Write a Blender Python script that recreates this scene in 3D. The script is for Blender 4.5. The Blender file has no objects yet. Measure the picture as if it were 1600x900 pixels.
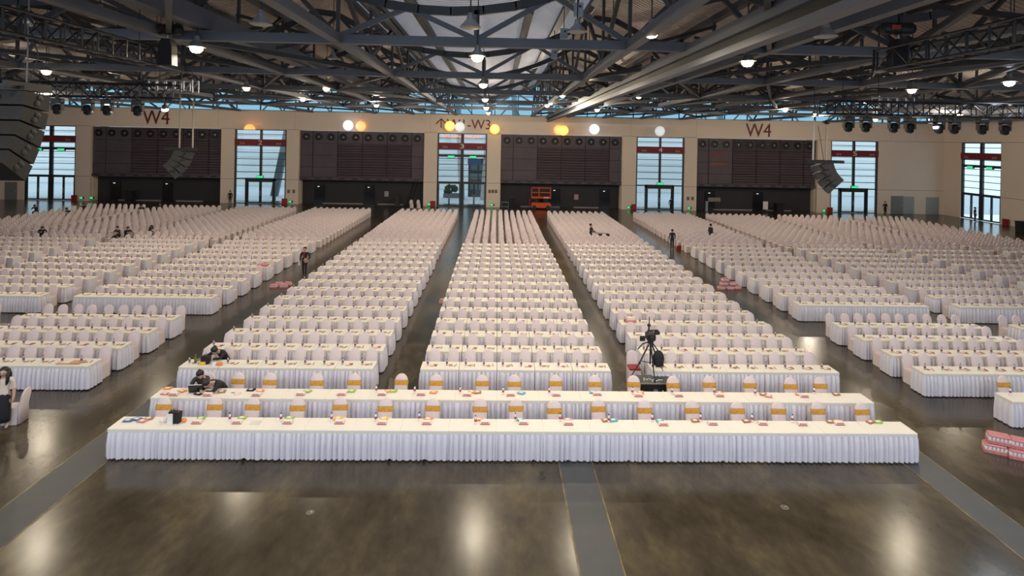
import bpy, bmesh, math, random
import numpy as np
from mathutils import Vector, Matrix, Euler
random.seed(7)
D = bpy.data
SC = bpy.context.scene
COL = SC.collection

# ------------------------------------------------------------------ camera, world, exposure
CAM_H, FPX, PSI, ROLL = 8.0, 900.0, 0.0256, 0.019
PX, PY = 800.0, 220.0                       # principal point of the (cropped) photograph
fwd = Vector((math.sin(PSI), math.cos(PSI), 0)); rgt = Vector((math.cos(PSI), -math.sin(PSI), 0)); upv = Vector((0, 0, 1))
cx = rgt * math.cos(ROLL) + upv * math.sin(ROLL)
cy = upv * math.cos(ROLL) - rgt * math.sin(ROLL)
cam = D.cameras.new('camera')
cam.sensor_fit = 'HORIZONTAL'; cam.sensor_width = 36.0; cam.lens = 36.0 * FPX / 1600
cam.shift_x = 0.0; cam.shift_y = -(450 - PY) / 1600.0
cam.clip_start = 0.1; cam.clip_end = 400
camo = D.objects.new('camera', cam); COL.objects.link(camo)
m3 = Matrix((cx, cy, -fwd)).transposed()
camo.matrix_world = Matrix.Translation((0, 0, CAM_H)) @ m3.to_4x4()
SC.camera = camo

SC.view_settings.view_transform = 'Standard'; SC.view_settings.look = 'None'
SC.view_settings.gamma = 1.0; SC.view_settings.exposure = 0.0
SC.view_settings.use_curve_mapping = False

W = D.worlds.new('sky'); SC.world = W; W.use_nodes = True
bg = W.node_tree.nodes['Background']
bg.inputs[0].default_value = (0.72, 0.84, 1.0, 1); bg.inputs[1].default_value = 1.5

LAMP_W = 212.0                              # every high-bay lamp
LAMP_COL = (1.0, 0.86, 0.66)
SC.cycles.max_bounces = 6; SC.cycles.diffuse_bounces = 3; SC.cycles.glossy_bounces = 3
SC.cycles.transmission_bounces = 4; SC.cycles.transparent_max_bounces = 8
SC.cycles.caustics_reflective = False; SC.cycles.caustics_refractive = False
SC.cycles.sample_clamp_indirect = 4.0

# ------------------------------------------------------------------ helpers
def ray(px, py):
    u = (px - PX) / FPX; v = (PY - py) / FPX
    return fwd + cx * u - fwd * 0 + cy * v
def onz(px, py, z):
    d = ray(px, py); t = (z - CAM_H) / d.z
    return Vector((d.x * t, d.y * t, z))
def ony(px, py, Y):
    d = ray(px, py); t = Y / d.y
    return Vector((d.x * t, Y, CAM_H + d.z * t))
def in_view(x, y, margin=1.5):
    d = Vector((x, y, 0)); z = d.dot(fwd); a = d.dot(rgt)
    return z > 1 and abs(a) - margin < z * 800 / FPX

MATS = {}
def mat(name, col, rough=0.6, metal=0.0, noise=None, emit=None, bump=None, spec=None, sheen=0):
    if name in MATS: return MATS[name]
    m = D.materials.new(name); m.use_nodes = True
    nt = m.node_tree; b = nt.nodes['Principled BSDF']
    b.inputs['Base Color'].default_value = (*col, 1); b.inputs['Roughness'].default_value = rough
    b.inputs['Metallic'].default_value = metal
    if spec is not None: b.inputs['Specular IOR Level'].default_value = spec
    if noise:
        sc, amt = noise
        tc = nt.nodes.new('ShaderNodeTexCoord'); n = nt.nodes.new('ShaderNodeTexNoise')
        n.inputs['Scale'].default_value = sc; n.inputs['Detail'].default_value = 4
        r = nt.nodes.new('ShaderNodeValToRGB')
        r.color_ramp.elements[0].position = .3; r.color_ramp.elements[1].position = .7
        r.color_ramp.elements[0].color = (*[c * (1 - amt) for c in col], 1)
        r.color_ramp.elements[1].color = (*[min(1, c * (1 + amt)) for c in col], 1)
        nt.links.new(tc.outputs['Object'], n.inputs['Vector']); nt.links.new(n.outputs[0], r.inputs[0])
        nt.links.new(r.outputs[0], b.inputs['Base Color'])
    if emit:
        b.inputs['Emission Color'].default_value = (*emit[0], 1); b.inputs['Emission Strength'].default_value = emit[1]
    MATS[name] = m
    return m

class MB:
    """collects shapes, links them as one mesh object"""
    def __init__(s): s.v = []; s.f = []; s.m = []
    def add(s, vs, fs, mi=0):
        o = len(s.v); s.v += [tuple(p) for p in vs]
        s.f += [tuple(i + o for i in f) for f in fs]; s.m += [mi] * len(fs)
        return s
    def box(s, x0, x1, y0, y1, z0, z1, mi=0):
        vs = [(x, y, z) for z in (z0, z1) for y in (y0, y1) for x in (x0, x1)]
        return s.add(vs, [(0, 2, 3, 1), (4, 5, 7, 6), (0, 1, 5, 4), (2, 6, 7, 3), (0, 4, 6, 2), (1, 3, 7, 5)], mi)
    def bbox(s, x0, x1, y0, y1, z0, z1, b, mi=0):
        """box with chamfered vertical and top edges"""
        def ring(d, z): return [(x0 + d + b, y0 + d, z), (x1 - d - b, y0 + d, z), (x1 - d, y0 + d + b, z), (x1 - d, y1 - d - b, z),
                                (x1 - d - b, y1 - d, z), (x0 + d + b, y1 - d, z), (x0 + d, y1 - d - b, z), (x0 + d, y0 + d + b, z)]
        vs = ring(0, z0) + ring(0, z1 - b) + ring(b * .6, z1)
        fs = [tuple(range(7, -1, -1)), tuple(range(16, 24))]
        for k in (0, 8):
            for i in range(8): fs.append((k + i, k + (i + 1) % 8, k + 8 + (i + 1) % 8, k + 8 + i))
        return s.add(vs, fs, mi)
    def bar(s, p, q, w, h=None, mi=0):
        h = h or w; p = Vector(p); q = Vector(q); d = (q - p).normalized()
        u = Vector((0, 0, 1)) if abs(d.z) < .95 else Vector((0, 1, 0))
        a = d.cross(u).normalized(); c = a.cross(d)
        vs = [e + a * (i * w / 2) + c * (j * h / 2) for e in (p, q) for i, j in ((-1, -1), (1, -1), (1, 1), (-1, 1))]
        return s.add(vs, [(3, 2, 1, 0), (4, 5, 6, 7)] + [(i, (i + 1) % 4, 4 + (i + 1) % 4, 4 + i) for i in range(4)], mi)
    def tube(s, pts, r, n=8, mi=0):
        pts = [Vector(p) for p in pts]; rs = r if isinstance(r, (list, tuple)) else [r] * len(pts)
        vs = []
        for i, p in enumerate(pts):
            d = (pts[min(i + 1, len(pts) - 1)] - pts[max(i - 1, 0)]).normalized()
            u = Vector((0, 0, 1)) if abs(d.z) < .9 else Vector((0, 1, 0))
            a = d.cross(u).normalized(); c = d.cross(a)
            vs += [p + (a * math.cos(t) + c * math.sin(t)) * rs[i] for t in [2 * math.pi * k / n for k in range(n)]]
        fs = [tuple(range(n)), tuple(range(len(vs) - 1, len(vs) - n - 1, -1))]
        for i in range(len(pts) - 1):
            for k in range(n):
                fs.append((i * n + k, (i + 1) * n + k, (i + 1) * n + (k + 1) % n, i * n + (k + 1) % n))
        return s.add(vs, fs, mi)
    def lathe(s, prof, c=(0, 0, 0), n=12, sx=1, sy=1, mi=0):
        vs = []; L = len(prof)
        for r, z in prof:
            vs += [(c[0] + r * sx * math.cos(2 * math.pi * k / n), c[1] + r * sy * math.sin(2 * math.pi * k / n), c[2] + z) for k in range(n)]
        fs = [tuple(range(n - 1, -1, -1)), tuple(range((L - 1) * n, L * n))]
        for i in range(L - 1):
            for k in range(n):
                fs.append((i * n + k, i * n + (k + 1) % n, (i + 1) * n + (k + 1) % n, (i + 1) * n + k))
        return s.add(vs, fs, mi)
    def ball(s, c, rx, ry=None, rz=None, n=12, mi=0):
        ry = ry or rx; rz = rz or rx
        prof = [(max(.01, math.sin(math.pi * i / 8)), -math.cos(math.pi * i / 8)) for i in range(9)]
        vs0 = len(s.v)
        s.lathe(prof, (0, 0, 0), n, 1, 1, mi)
        for i in range(vs0, len(s.v)):
            x, y, z = s.v[i]; s.v[i] = (c[0] + x * rx, c[1] + y * ry, c[2] + z * rz)
        return s
    def ext(s, poly, axis, a, b, mi=0):
        """extrude a 2-D outline (ccw) along an axis from a to b"""
        def P(p, t): return {'x': (t, p[0], p[1]), 'y': (p[0], t, p[1]), 'z': (p[0], p[1], t)}[axis]
        n = len(poly); vs = [P(p, a) for p in poly] + [P(p, b) for p in poly]
        return s.add(vs, [tuple(range(n)), tuple(range(2 * n - 1, n - 1, -1))] + [(i, n + i, n + (i + 1) % n, (i + 1) % n) for i in range(n)], mi)
    def xf(s, M, i0=0):
        for i in range(i0, len(s.v)): s.v[i] = tuple(M @ Vector(s.v[i]))
        return s
    def mesh(s, name, mats, smooth=False, fix=True):
        me = D.meshes.new(name); me.from_pydata(s.v, [], s.f)
        for m in (mats if isinstance(mats, (list, tuple)) else [mats]): me.materials.append(m)
        me.polygons.foreach_set('material_index', s.m)
        if fix:
            bm = bmesh.new(); bm.from_mesh(me); bmesh.ops.recalc_face_normals(bm, faces=bm.faces); bm.to_mesh(me); bm.free()
        if smooth: me.polygons.foreach_set('use_smooth', [True] * len(me.polygons))
        me.update(); return me

def link(name, me, parent=None, loc=None, rotz=0):
    o = D.objects.new(name, me); COL.objects.link(o)
    if parent: o.parent = parent
    if loc is not None: o.location = loc
    if rotz: o.rotation_euler = (0, 0, rotz)
    return o
def obj(name, mb, m, parent=None, loc=None, smooth=False): return link(name, mb.mesh(name, m, smooth), parent, loc)
def tag(o, label=None, cat=None, group=None, kind=None):
    if label: o['label'] = label
    if cat: o['category'] = cat
    if group: o['group'] = group
    if kind: o['kind'] = kind
    return o
def thing(name, label, cat, loc=(0, 0, 0), rotz=0, group=None):
    o = D.objects.new(name, None); COL.objects.link(o); o.empty_display_size = .2
    o.location = loc; o.rotation_euler = (0, 0, rotz)
    return tag(o, label, cat, group)
def struct(name, mb, m, parent=None, loc=None, smooth=False):
    o = obj(name, mb, m, parent, loc, smooth)
    if parent is None: o['kind'] = 'structure'
    return o
def sempty(name, loc=(0, 0, 0)):
    o = D.objects.new(name, None); COL.objects.link(o); o.location = loc; o['kind'] = 'structure'; return o
ORD = ['first', 'second', 'third', 'fourth', 'fifth', 'sixth', 'seventh', 'eighth', 'ninth', 'tenth', 'eleventh', 'twelfth',
       'thirteenth', 'fourteenth', 'fifteenth', 'sixteenth', 'seventeenth', 'eighteenth', 'nineteenth', 'twentieth']
def text_mesh(txt, x0, x1, z0, z1, depth):
    """lettering fitted into a box, standing in the XZ plane, front towards -Y"""
    cu = D.curves.new('lettering', 'FONT'); cu.body = txt; cu.extrude = 0.02; cu.resolution_u = 3
    o = D.objects.new('lettering', cu); COL.objects.link(o)
    bpy.context.view_layer.update()
    me = D.meshes.new_from_object(o.evaluated_get(bpy.context.evaluated_depsgraph_get()))
    D.objects.remove(o); D.curves.remove(cu)
    xs = [v.co.x for v in me.vertices]; ys = [v.co.y for v in me.vertices]
    ax, bx, ay, by = min(xs), max(xs), min(ys), max(ys)
    for v in me.vertices:
        x, y, z = v.co
        v.co = (x0 + (x - ax) / (bx - ax) * (x1 - x0), -depth / 2 - z * depth / .04, z0 + (y - ay) / (by - ay) * (z1 - z0))
    me.name = 'lettering'
    return me

# ------------------------------------------------------------------ materials
CLOTH = mat('white_cloth', (.78, .735, .66), .75, noise=(1.3, .03))
SKIRT = mat('pleated_skirt_cloth', (.72, .69, .76), .6, noise=(2.0, .03))
CHAIRM = mat('stretch_chair_cover', (.71, .605, .605), .7, noise=(3, .02))
GOLD = mat('gold_sash', (.60, .30, .045), .4, noise=(14, .15))
STEEL = mat('grey_painted_steel', (.105, .115, .14), .5, noise=(.4, .12))
STEELD = mat('dark_painted_steel', (.042, .045, .052), .55, noise=(.5, .15))
BLACK = mat('black_paint', (.012, .012, .014), .5)
BLACKG = mat('black_gloss', (.01, .01, .012), .2)
SILVER = mat('truss_aluminium', (.55, .56, .58), .35, .9)
TRUSSK = mat('black_truss', (.022, .024, .03), .4, .3)
WALLP = mat('wall_paint', (.84, .70, .58), .75, noise=(.25, .04))
DARKP = mat('dark_panel', (.10, .078, .095), .6, noise=(.6, .12))
DARKL = mat('dark_lower_wall', (.03, .028, .033), .7, noise=(.6, .1))
FRAME = mat('dark_window_frame', (.018, .021, .025), .4)
RED = mat('red_banner', (.20, .014, .018), .6)
REDL = mat('dark_red_lettering', (.16, .012, .02), .5)
WHITEL = mat('white_lettering', (.8, .8, .78), .6)
GREYD = mat('grey_door_paint', (.20, .22, .22), .5)
GREYL = mat('light_grey_door_paint', (.34, .37, .37), .5)
SKIN = mat('skin', (.52, .32, .23), .5)
HAIR = mat('black_hair', (.01, .009, .009), .4)
CLB = mat('black_clothes', (.012, .012, .016), .8)
CLN = mat('navy_clothes', (.014, .017, .035), .8)
CLG = mat('charcoal_clothes', (.035, .032, .034), .8)
CREAM = mat('cream_blouse', (.72, .62, .52), .7)
ORANGE = mat('orange_paint', (.75, .09, .012), .4)
REDB = mat('red_fire_box', (.28, .012, .012), .4)
PINK = mat('pink_film', (.58, .22, .22), .3, noise=(18, .2))
PINKB = mat('pink_box', (.80, .64, .57), .5)
REDM = mat('red_print', (.42, .06, .07), .5)
BROWN = mat('brown_cover', (.36, .17, .09), .5, noise=(30, .3))
PAPER = mat('paper', (.80, .76, .70), .6)
GREENP = mat('green_packet', (.30, .48, .08), .4)
YELP = mat('yellow_packet', (.80, .50, .05), .4)
ORGP = mat('orange_packet', (.75, .27, .08), .4)
TEAL = mat('teal_leaflet', (.10, .38, .45), .4)
BLUE = mat('blue_leaflet', (.06, .14, .30), .4)
PLAST = mat('clear_bottle', (.42, .44, .45), .12)
WATERB = mat('white_bottle', (.78, .78, .80), .2)
GREENG = mat('green_glass', (.10, .20, .05), .1)
TRENCH = mat('trench_cover', (.045, .047, .05), .45, noise=(3, .1))
CONC = mat('outside_paving', (.62, .66, .68), .8, noise=(.5, .05))
EXITG = mat('exit_sign_green', (.02, .3, .1), .4, emit=((.05, 1.0, .35), .8))
BULB = mat('lamp_glow', (1, .9, .7), .4, emit=((1.0, .78, .42), 28))
BULBC = mat('cool_lamp_glow', (.9, .95, 1), .4, emit=((.75, .85, 1.0), 22))
SHADE = mat('lamp_shade', (.35, .35, .36), .4, .6)
CLAD = None

def clad_mat():
    m = D.materials.new('white_cladding'); m.use_nodes = True; nt = m.node_tree; b = nt.nodes['Principled BSDF']
    b.inputs['Base Color'].default_value = (.86, .88, .86, 1); b.inputs['Roughness'].default_value = .5
    return m
CLAD = clad_mat()

def glass_mat(name, tint, gl=.06):
    m = D.materials.new(name); m.use_nodes = True; nt = m.node_tree; nt.nodes.clear()
    o = nt.nodes.new('ShaderNodeOutputMaterial'); mx = nt.nodes.new('ShaderNodeMixShader')
    t = nt.nodes.new('ShaderNodeBsdfTransparent'); g = nt.nodes.new('ShaderNodeBsdfGlossy')
    t.inputs[0].default_value = (*tint, 1); g.inputs['Roughness'].default_value = .02; mx.inputs[0].default_value = gl
    nt.links.new(t.outputs[0], mx.inputs[1]); nt.links.new(g.outputs[0], mx.inputs[2]); nt.links.new(mx.outputs[0], o.inputs[0])
    return m
GLASS = glass_mat('gate_glass', (.90, .97, .97), .04)
GLASSB = glass_mat('teal_clerestory_glass', (.52, .70, .75), .06)

def floor_mat():
    m = D.materials.new('polished_concrete'); m.use_nodes = True; nt = m.node_tree; b = nt.nodes['Principled BSDF']; L = nt.links.new
    tc = nt.nodes.new('ShaderNodeTexCoord')
    mp = nt.nodes.new('ShaderNodeMapping'); mp.inputs['Scale'].default_value = (1, .55, 1); mp.inputs['Rotation'].default_value = (0, 0, .5)
    L(tc.outputs['Object'], mp.inputs[0])
    n1 = nt.nodes.new('ShaderNodeTexNoise'); n1.inputs['Scale'].default_value = .55; n1.inputs['Detail'].default_value = 7; n1.inputs['Roughness'].default_value = .62
    n2 = nt.nodes.new('ShaderNodeTexNoise'); n2.inputs['Scale'].default_value = 5.0; n2.inputs['Detail'].default_value = 6
    L(mp.outputs[0], n1.inputs['Vector']); L(mp.outputs[0], n2.inputs['Vector'])
    r = nt.nodes.new('ShaderNodeValToRGB'); e = r.color_ramp.elements
    e[0].position = .28; e[0].color = (.024, .018, .009, 1); e[1].position = .72; e[1].color = (.12, .095, .052, 1)
    k = r.color_ramp.elements.new(.5); k.color = (.055, .043, .028, 1)
    L(n1.outputs[0], r.inputs[0])
    mx = nt.nodes.new('ShaderNodeMixRGB'); mx.blend_type = 'OVERLAY'; mx.inputs[0].default_value = .35
    L(r.outputs[0], mx.inputs[1]); L(n2.outputs[0], mx.inputs[2]); L(mx.outputs[0], b.inputs['Base Color'])
    rr = nt.nodes.new('ShaderNodeMapRange'); rr.inputs[3].default_value = .15; rr.inputs[4].default_value = .24; b.inputs['Specular IOR Level'].default_value = .38
    L(n1.outputs[0], rr.inputs[0]); L(rr.outputs[0], b.inputs['Roughness'])
    bp = nt.nodes.new('ShaderNodeBump'); bp.inputs['Strength'].default_value = .06; bp.inputs['Distance'].default_value = .02
    L(n2.outputs[0], bp.inputs['Height']); L(bp.outputs[0], b.inputs['Normal'])
    return m
FLOORM = floor_mat()

def deck_mat(name, col, trans):
    m = D.materials.new(name); m.use_nodes = True; nt = m.node_tree; b = nt.nodes['Principled BSDF']; L = nt.links.new
    tc = nt.nodes.new('ShaderNodeTexCoord'); wv = nt.nodes.new('ShaderNodeTexWave')
    wv.bands_direction = 'Y'; wv.inputs['Scale'].default_value = 1.1; wv.inputs['Distortion'].default_value = .4
    L(tc.outputs['Object'], wv.inputs['Vector'])
    bp = nt.nodes.new('ShaderNodeBump'); bp.inputs['Strength'].default_value = .9; bp.inputs['Distance'].default_value = .12
    L(wv.outputs['Color'], bp.inputs['Height']); L(bp.outputs[0], b.inputs['Normal'])
    b.inputs['Base Color'].default_value = (*col, 1); b.inputs['Roughness'].default_value = .6
    if trans:
        out = nt.nodes['Material Output']; mx = nt.nodes.new('ShaderNodeMixShader'); t = nt.nodes.new('ShaderNodeBsdfTranslucent')
        cr = nt.nodes.new('ShaderNodeValToRGB'); cr.color_ramp.elements[0].color = (.16, .17, .21, 1); cr.color_ramp.elements[1].color = (.95, .95, 1, 1)
        L(wv.outputs['Color'], cr.inputs[0]); L(cr.outputs[0], t.inputs[0]); L(bp.outputs[0], t.inputs['Normal'])
        mx.inputs[0].default_value = trans; L(b.outputs[0], mx.inputs[1]); L(t.outputs[0], mx.inputs[2]); L(mx.outputs[0], out.inputs[0])
    return m
DECK = deck_mat('corrugated_roof_deck', (.50, .42, .38), 0)
DECKT = deck_mat('translucent_roof_sheet', (.6, .6, .64), .2)

# ================================================================== SETTING
WY = 68.9                                   # inner face of the far wall
XL, XR = -62.0, 54.5
struct('floor', MB().box(XL, XR, -4, WY + 3.2, -.3, 0), FLOORM)
struct('floor_outside', MB().box(-85, 85, WY + 3.2, WY + 40, -.3, -.02), CONC)
for i, (a, b) in enumerate(((-10.35, -9.35), (1.68, 2.52), (10.45, 11.3))):
    t = struct('trim_%d' % (i + 1), MB().box(a, b, -2, WY - .5, 0, .004), TRENCH)
    for q in (a, b):
        obj('edge_angle', MB().box(q - .016, q + .016, -2, WY - .5, 0, .007), mat('worn_brass_edge', (.16, .115, .05), .35, .3, noise=(3, .6)), t)

# -- openings of the far wall
GATES = [(-55.3, -49.45), (-31.02, -24.95), (-7.11, -1.2), (16.77, 22.6), (40.53, 46.38)]
PANELS = [(-47.74, -32.6), (-23.45, -8.7), (.45, 15.05), (24.15, 38.86)]
ZT, ZB, ZS = 11.03, 8.78, 2.92
wb = MB()
wb.box(XL, XR + .4, WY, WY + .5, ZB, ZT)
edges = sorted([e for g in GATES + PANELS for e in g])
solid = [(XL, GATES[0][0])] + [(edges[i], edges[i + 1]) for i in range(1, len(edges) - 1, 2)] + [(GATES[-1][1], XR + .4)]
for a, b in solid: wb.box(a, b, WY, WY + .5, 0, ZB)
for a, b in PANELS:                          # returns of the recesses
    wb.box(a, a + .05, WY + .5, WY + 1.6, 0, ZB); wb.box(b - .05, b, WY + .5, WY + 1.6, 0, ZB)
wall_back = struct('wall_back', wb, WALLP)
JOINT = mat('wall_joint', (.17, .15, .13), .8)
for z in (ZB + .02, ZS - .05):
    jb = MB()
    for a, b in solid: jb.box(a + .02, b - .02, WY - .012, WY + .01, z, z + .035)
    obj('joint_strip', jb, JOINT, wall_back)
jb = MB()
for x in (-45, -39, -33, -24, -16, -8, 0, 8, 16, 24, 32, 47.9, 51): jb.box(x, x + .02, WY - .006, WY + .01, ZB + .06, ZT)
obj('joint_strip', jb, mat('wall_joint_faint', (.42, .38, .33), .8), wall_back)
struct('wall_left', MB().box(XL - .4, XL, -4, WY + .5, 0, 15), WALLP)
# right wall with the side gate
GX, GY0, GY1 = XR, 60.9, 66.3
rw = MB(); rw.box(GX, GX + .4, -4, GY0, 0, ZB); rw.box(GX, GX + .4, GY1, WY + .5, 0, ZB); rw.box(GX, GX + .4, -4, WY + .5, ZB, 15)
wall_right = struct('wall_right', rw, WALLP)
obj('joint_strip', MB().box(GX - .012, GX + .01, 20, GY0 - .1, ZS - .05, ZS - .01).box(GX - .012, GX + .01, 20, WY, ZB + .02, ZB + .06), JOINT, wall_right)
struct('wall_behind_stage', MB().box(XL, XR, -4.4, -4, 0, 4.0), mat('stage_back', (.2, .2, .22), .8))

# -- a glazed gate: frame, mullions, panes, door leaves, banner with number, exit sign
def gate(n, x0, x1, num, where, double=False, flat=True, side=False):
    """built in local coordinates: x along the wall, +y outwards; double = two door pairs with a heavy middle post"""
    w = x1 - x0
    if side: root = sempty('window_%d' % n, (GX, (GY0 + GY1) / 2, 0)); root.rotation_euler = (0, 0, -math.pi / 2)
    else: root = sempty('window_%d' % n, ((x0 + x1) / 2, WY, 0))
    h = w / 2
    fr = MB(); f = .16
    fr.box(-h, -h + f, .1, .35, 0, ZB); fr.box(h - f, h, .1, .35, 0, ZB); fr.box(-h + f, h - f, .1, .35, ZB - .1, ZB)
    cp = .18 if double else .12
    fr.box(-cp, cp, .1, .35, (0 if double else ZS + .02), ZB - .1)
    obj('frame', fr, FRAME, root)
    zs = [ZS, 3.72, 4.5, 5.28, 6.06, 6.8, 7.55, 8.2, ZB - .1] if not double else [ZS, 3.6, 4.35, 5.05, 5.75, 6.1, 6.8, 7.55, 8.2, ZB - .1]
    th = [.14] + [.07] * (len(zs) - 2)
    if double: th[5] = .3
    rb = MB()
    for z, t in zip(zs[:-1], th):
        o = obj('transom', MB().box(-h + f, -cp, .13, .32, z - t / 2, z + t / 2).box(cp, h - f, .13, .32, z - t / 2, z + t / 2), FRAME, root)
    for i in range(len(zs) - 1):
        for a, b in ((-h + f, -cp), (cp, h - f)):
            obj('pane', MB().box(a, b, .21, .225, zs[i] + .03, zs[i + 1] - .03), GLASS, root)
    # doors
    droot = sempty('door_%d' % n, root.location); droot.rotation_euler = root.rotation_euler
    leaves = []
    if double:
        for s in (-1, 1):
            a, b = sorted((s * cp, s * (h - f)))
            m = (a + b) / 2; leaves += [(a + .02, m - .01), (m + .01, b - .02)]
    else:
        dw = 1.55
        obj('door_frame', MB().box(-dw - .2, -dw, .05, .4, 0, ZS + .05).box(dw, dw + .2, .05, .4, 0, ZS + .05).box(-dw - .2, dw + .2, .05, .4, ZS - .25, ZS + .1), FRAME, droot)
        leaves = [(-dw + .01, -.01), (.01, dw - .01)]
        for a, b in ((-h + f, -dw - .2), (dw + .2, h - f)):
            obj('side_pane', MB().box(a, b, .21, .225, .05, ZS - .08), GLASS, droot)
            obj('bottom_rail', MB().box(a, b, .15, .3, 0, .06), FRAME, droot)
    for a, b in leaves:
        lf = MB(); t = .09 if double else .13; zt = ZS - .26 if not double else ZS - .08
        lf.box(a, a + t, .15, .28, .02, zt); lf.box(b - t, b, .15, .28, .02, zt); lf.box(a + t, b - t, .15, .28, .02, .18); lf.box(a + t, b - t, .15, .28, zt - .12, zt)
        o = obj('door_leaf', lf, FRAME, droot)
        obj('door_pane', MB().box(a + t, b - t, .21, .222, .18, zt - .12), GLASS, o)
        hx = (b - .04) if leaves.index((a, b)) % 2 == 0 else (a + .04)
        obj('door_handle', MB().tube([(hx, .1, .9), (hx, .1, 1.5)], .018, 6), SILVER, o)
    # banner
    bn = thing('gate_banner', 'dark red band with number %s across %s' % (num, where) if num else 'dark red band across %s' % where, 'sign', root.location, 0, None)
    bn.rotation_euler = root.rotation_euler
    obj('board', MB().box(-h + .02, h - .02, -.06, .09, 6.85, 7.62), RED, bn)
    if num:
        me = text_mesh(num, -.26, .22, 6.98, 7.5, .02); me.materials.append(WHITEL); link('numeral', me, bn, (0, -.06, 0))
    for sx in (-1, 1):
        me = text_mesh('W4' if n != 3 else ('W4' if sx < 0 else 'W3'), sx * h * .7 - .3, sx * h * .7 + .3, 6.98, 7.25, .02)
        me.materials.append(mat('dull_white_lettering', (.45, .40, .38), .6)); link('lettering', me, bn, (0, -.06, 0))
    # exit lamps
    for k, ex in enumerate((-1.3, 1.3) if double else (0,)):
        e = thing('exit_sign', 'small green exit sign above %s of %s' % (('left door pair' if k == 0 else 'right door pair') if double else 'the door', where), 'sign', root.location, 0, 'green exit signs over the gates')
        e.rotation_euler = root.rotation_euler
        z = 5.82 if double else ZS + .1
        obj('housing', MB().box(ex - .42, ex + .42, -.1, .132 if double else .06, z, z + .3), FRAME, e)
        obj('lit_face', MB().box(ex - .39, ex + .39, -.115, -.1, z + .03, z + .27), EXITG, e)
    return root
NAMES = ['the far left gate', 'the gate left of the second dark panel', 'the middle gate', 'the gate right of the middle', 'the gate behind the right hung speaker']
for i, (a, b) in enumerate(GATES): gate(i + 1, a, b, ['', '2', '3', '4', '5'][i], NAMES[i], double=i in (0, 2))
gate(6, -(GY1 - GY0) / 2, (GY1 - GY0) / 2, '', 'the gate in the right side wall', double=True, side=True)

# -- dark recessed bays
PW = ['left bay under the left W4 lettering', 'bay between gates two and three', 'bay behind the orange lift', 'right bay under the right W4 lettering']
def wave_dark():
    m = D.materials.new('slatted_dark_panel'); m.use_nodes = True; nt = m.node_tree; b = nt.nodes['Principled BSDF']; L = nt.links.new
    tc = nt.nodes.new('ShaderNodeTexCoord'); wv = nt.nodes.new('ShaderNodeTexWave'); wv.bands_direction = 'Z'; wv.inputs['Scale'].default_value = 1.0; wv.inputs['Distortion'].default_value = .6
    L(tc.outputs['Object'], wv.inputs['Vector'])
    bp = nt.nodes.new('ShaderNodeBump'); bp.inputs['Strength'].default_value = 1; bp.inputs['Distance'].default_value = .15
    L(wv.outputs['Color'], bp.inputs['Height']); L(bp.outputs[0], b.inputs['Normal'])
    b.inputs['Base Color'].default_value = (.115, .085, .105, 1); b.inputs['Roughness'].default_value = .45
    return m
SLAT = wave_dark()
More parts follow.
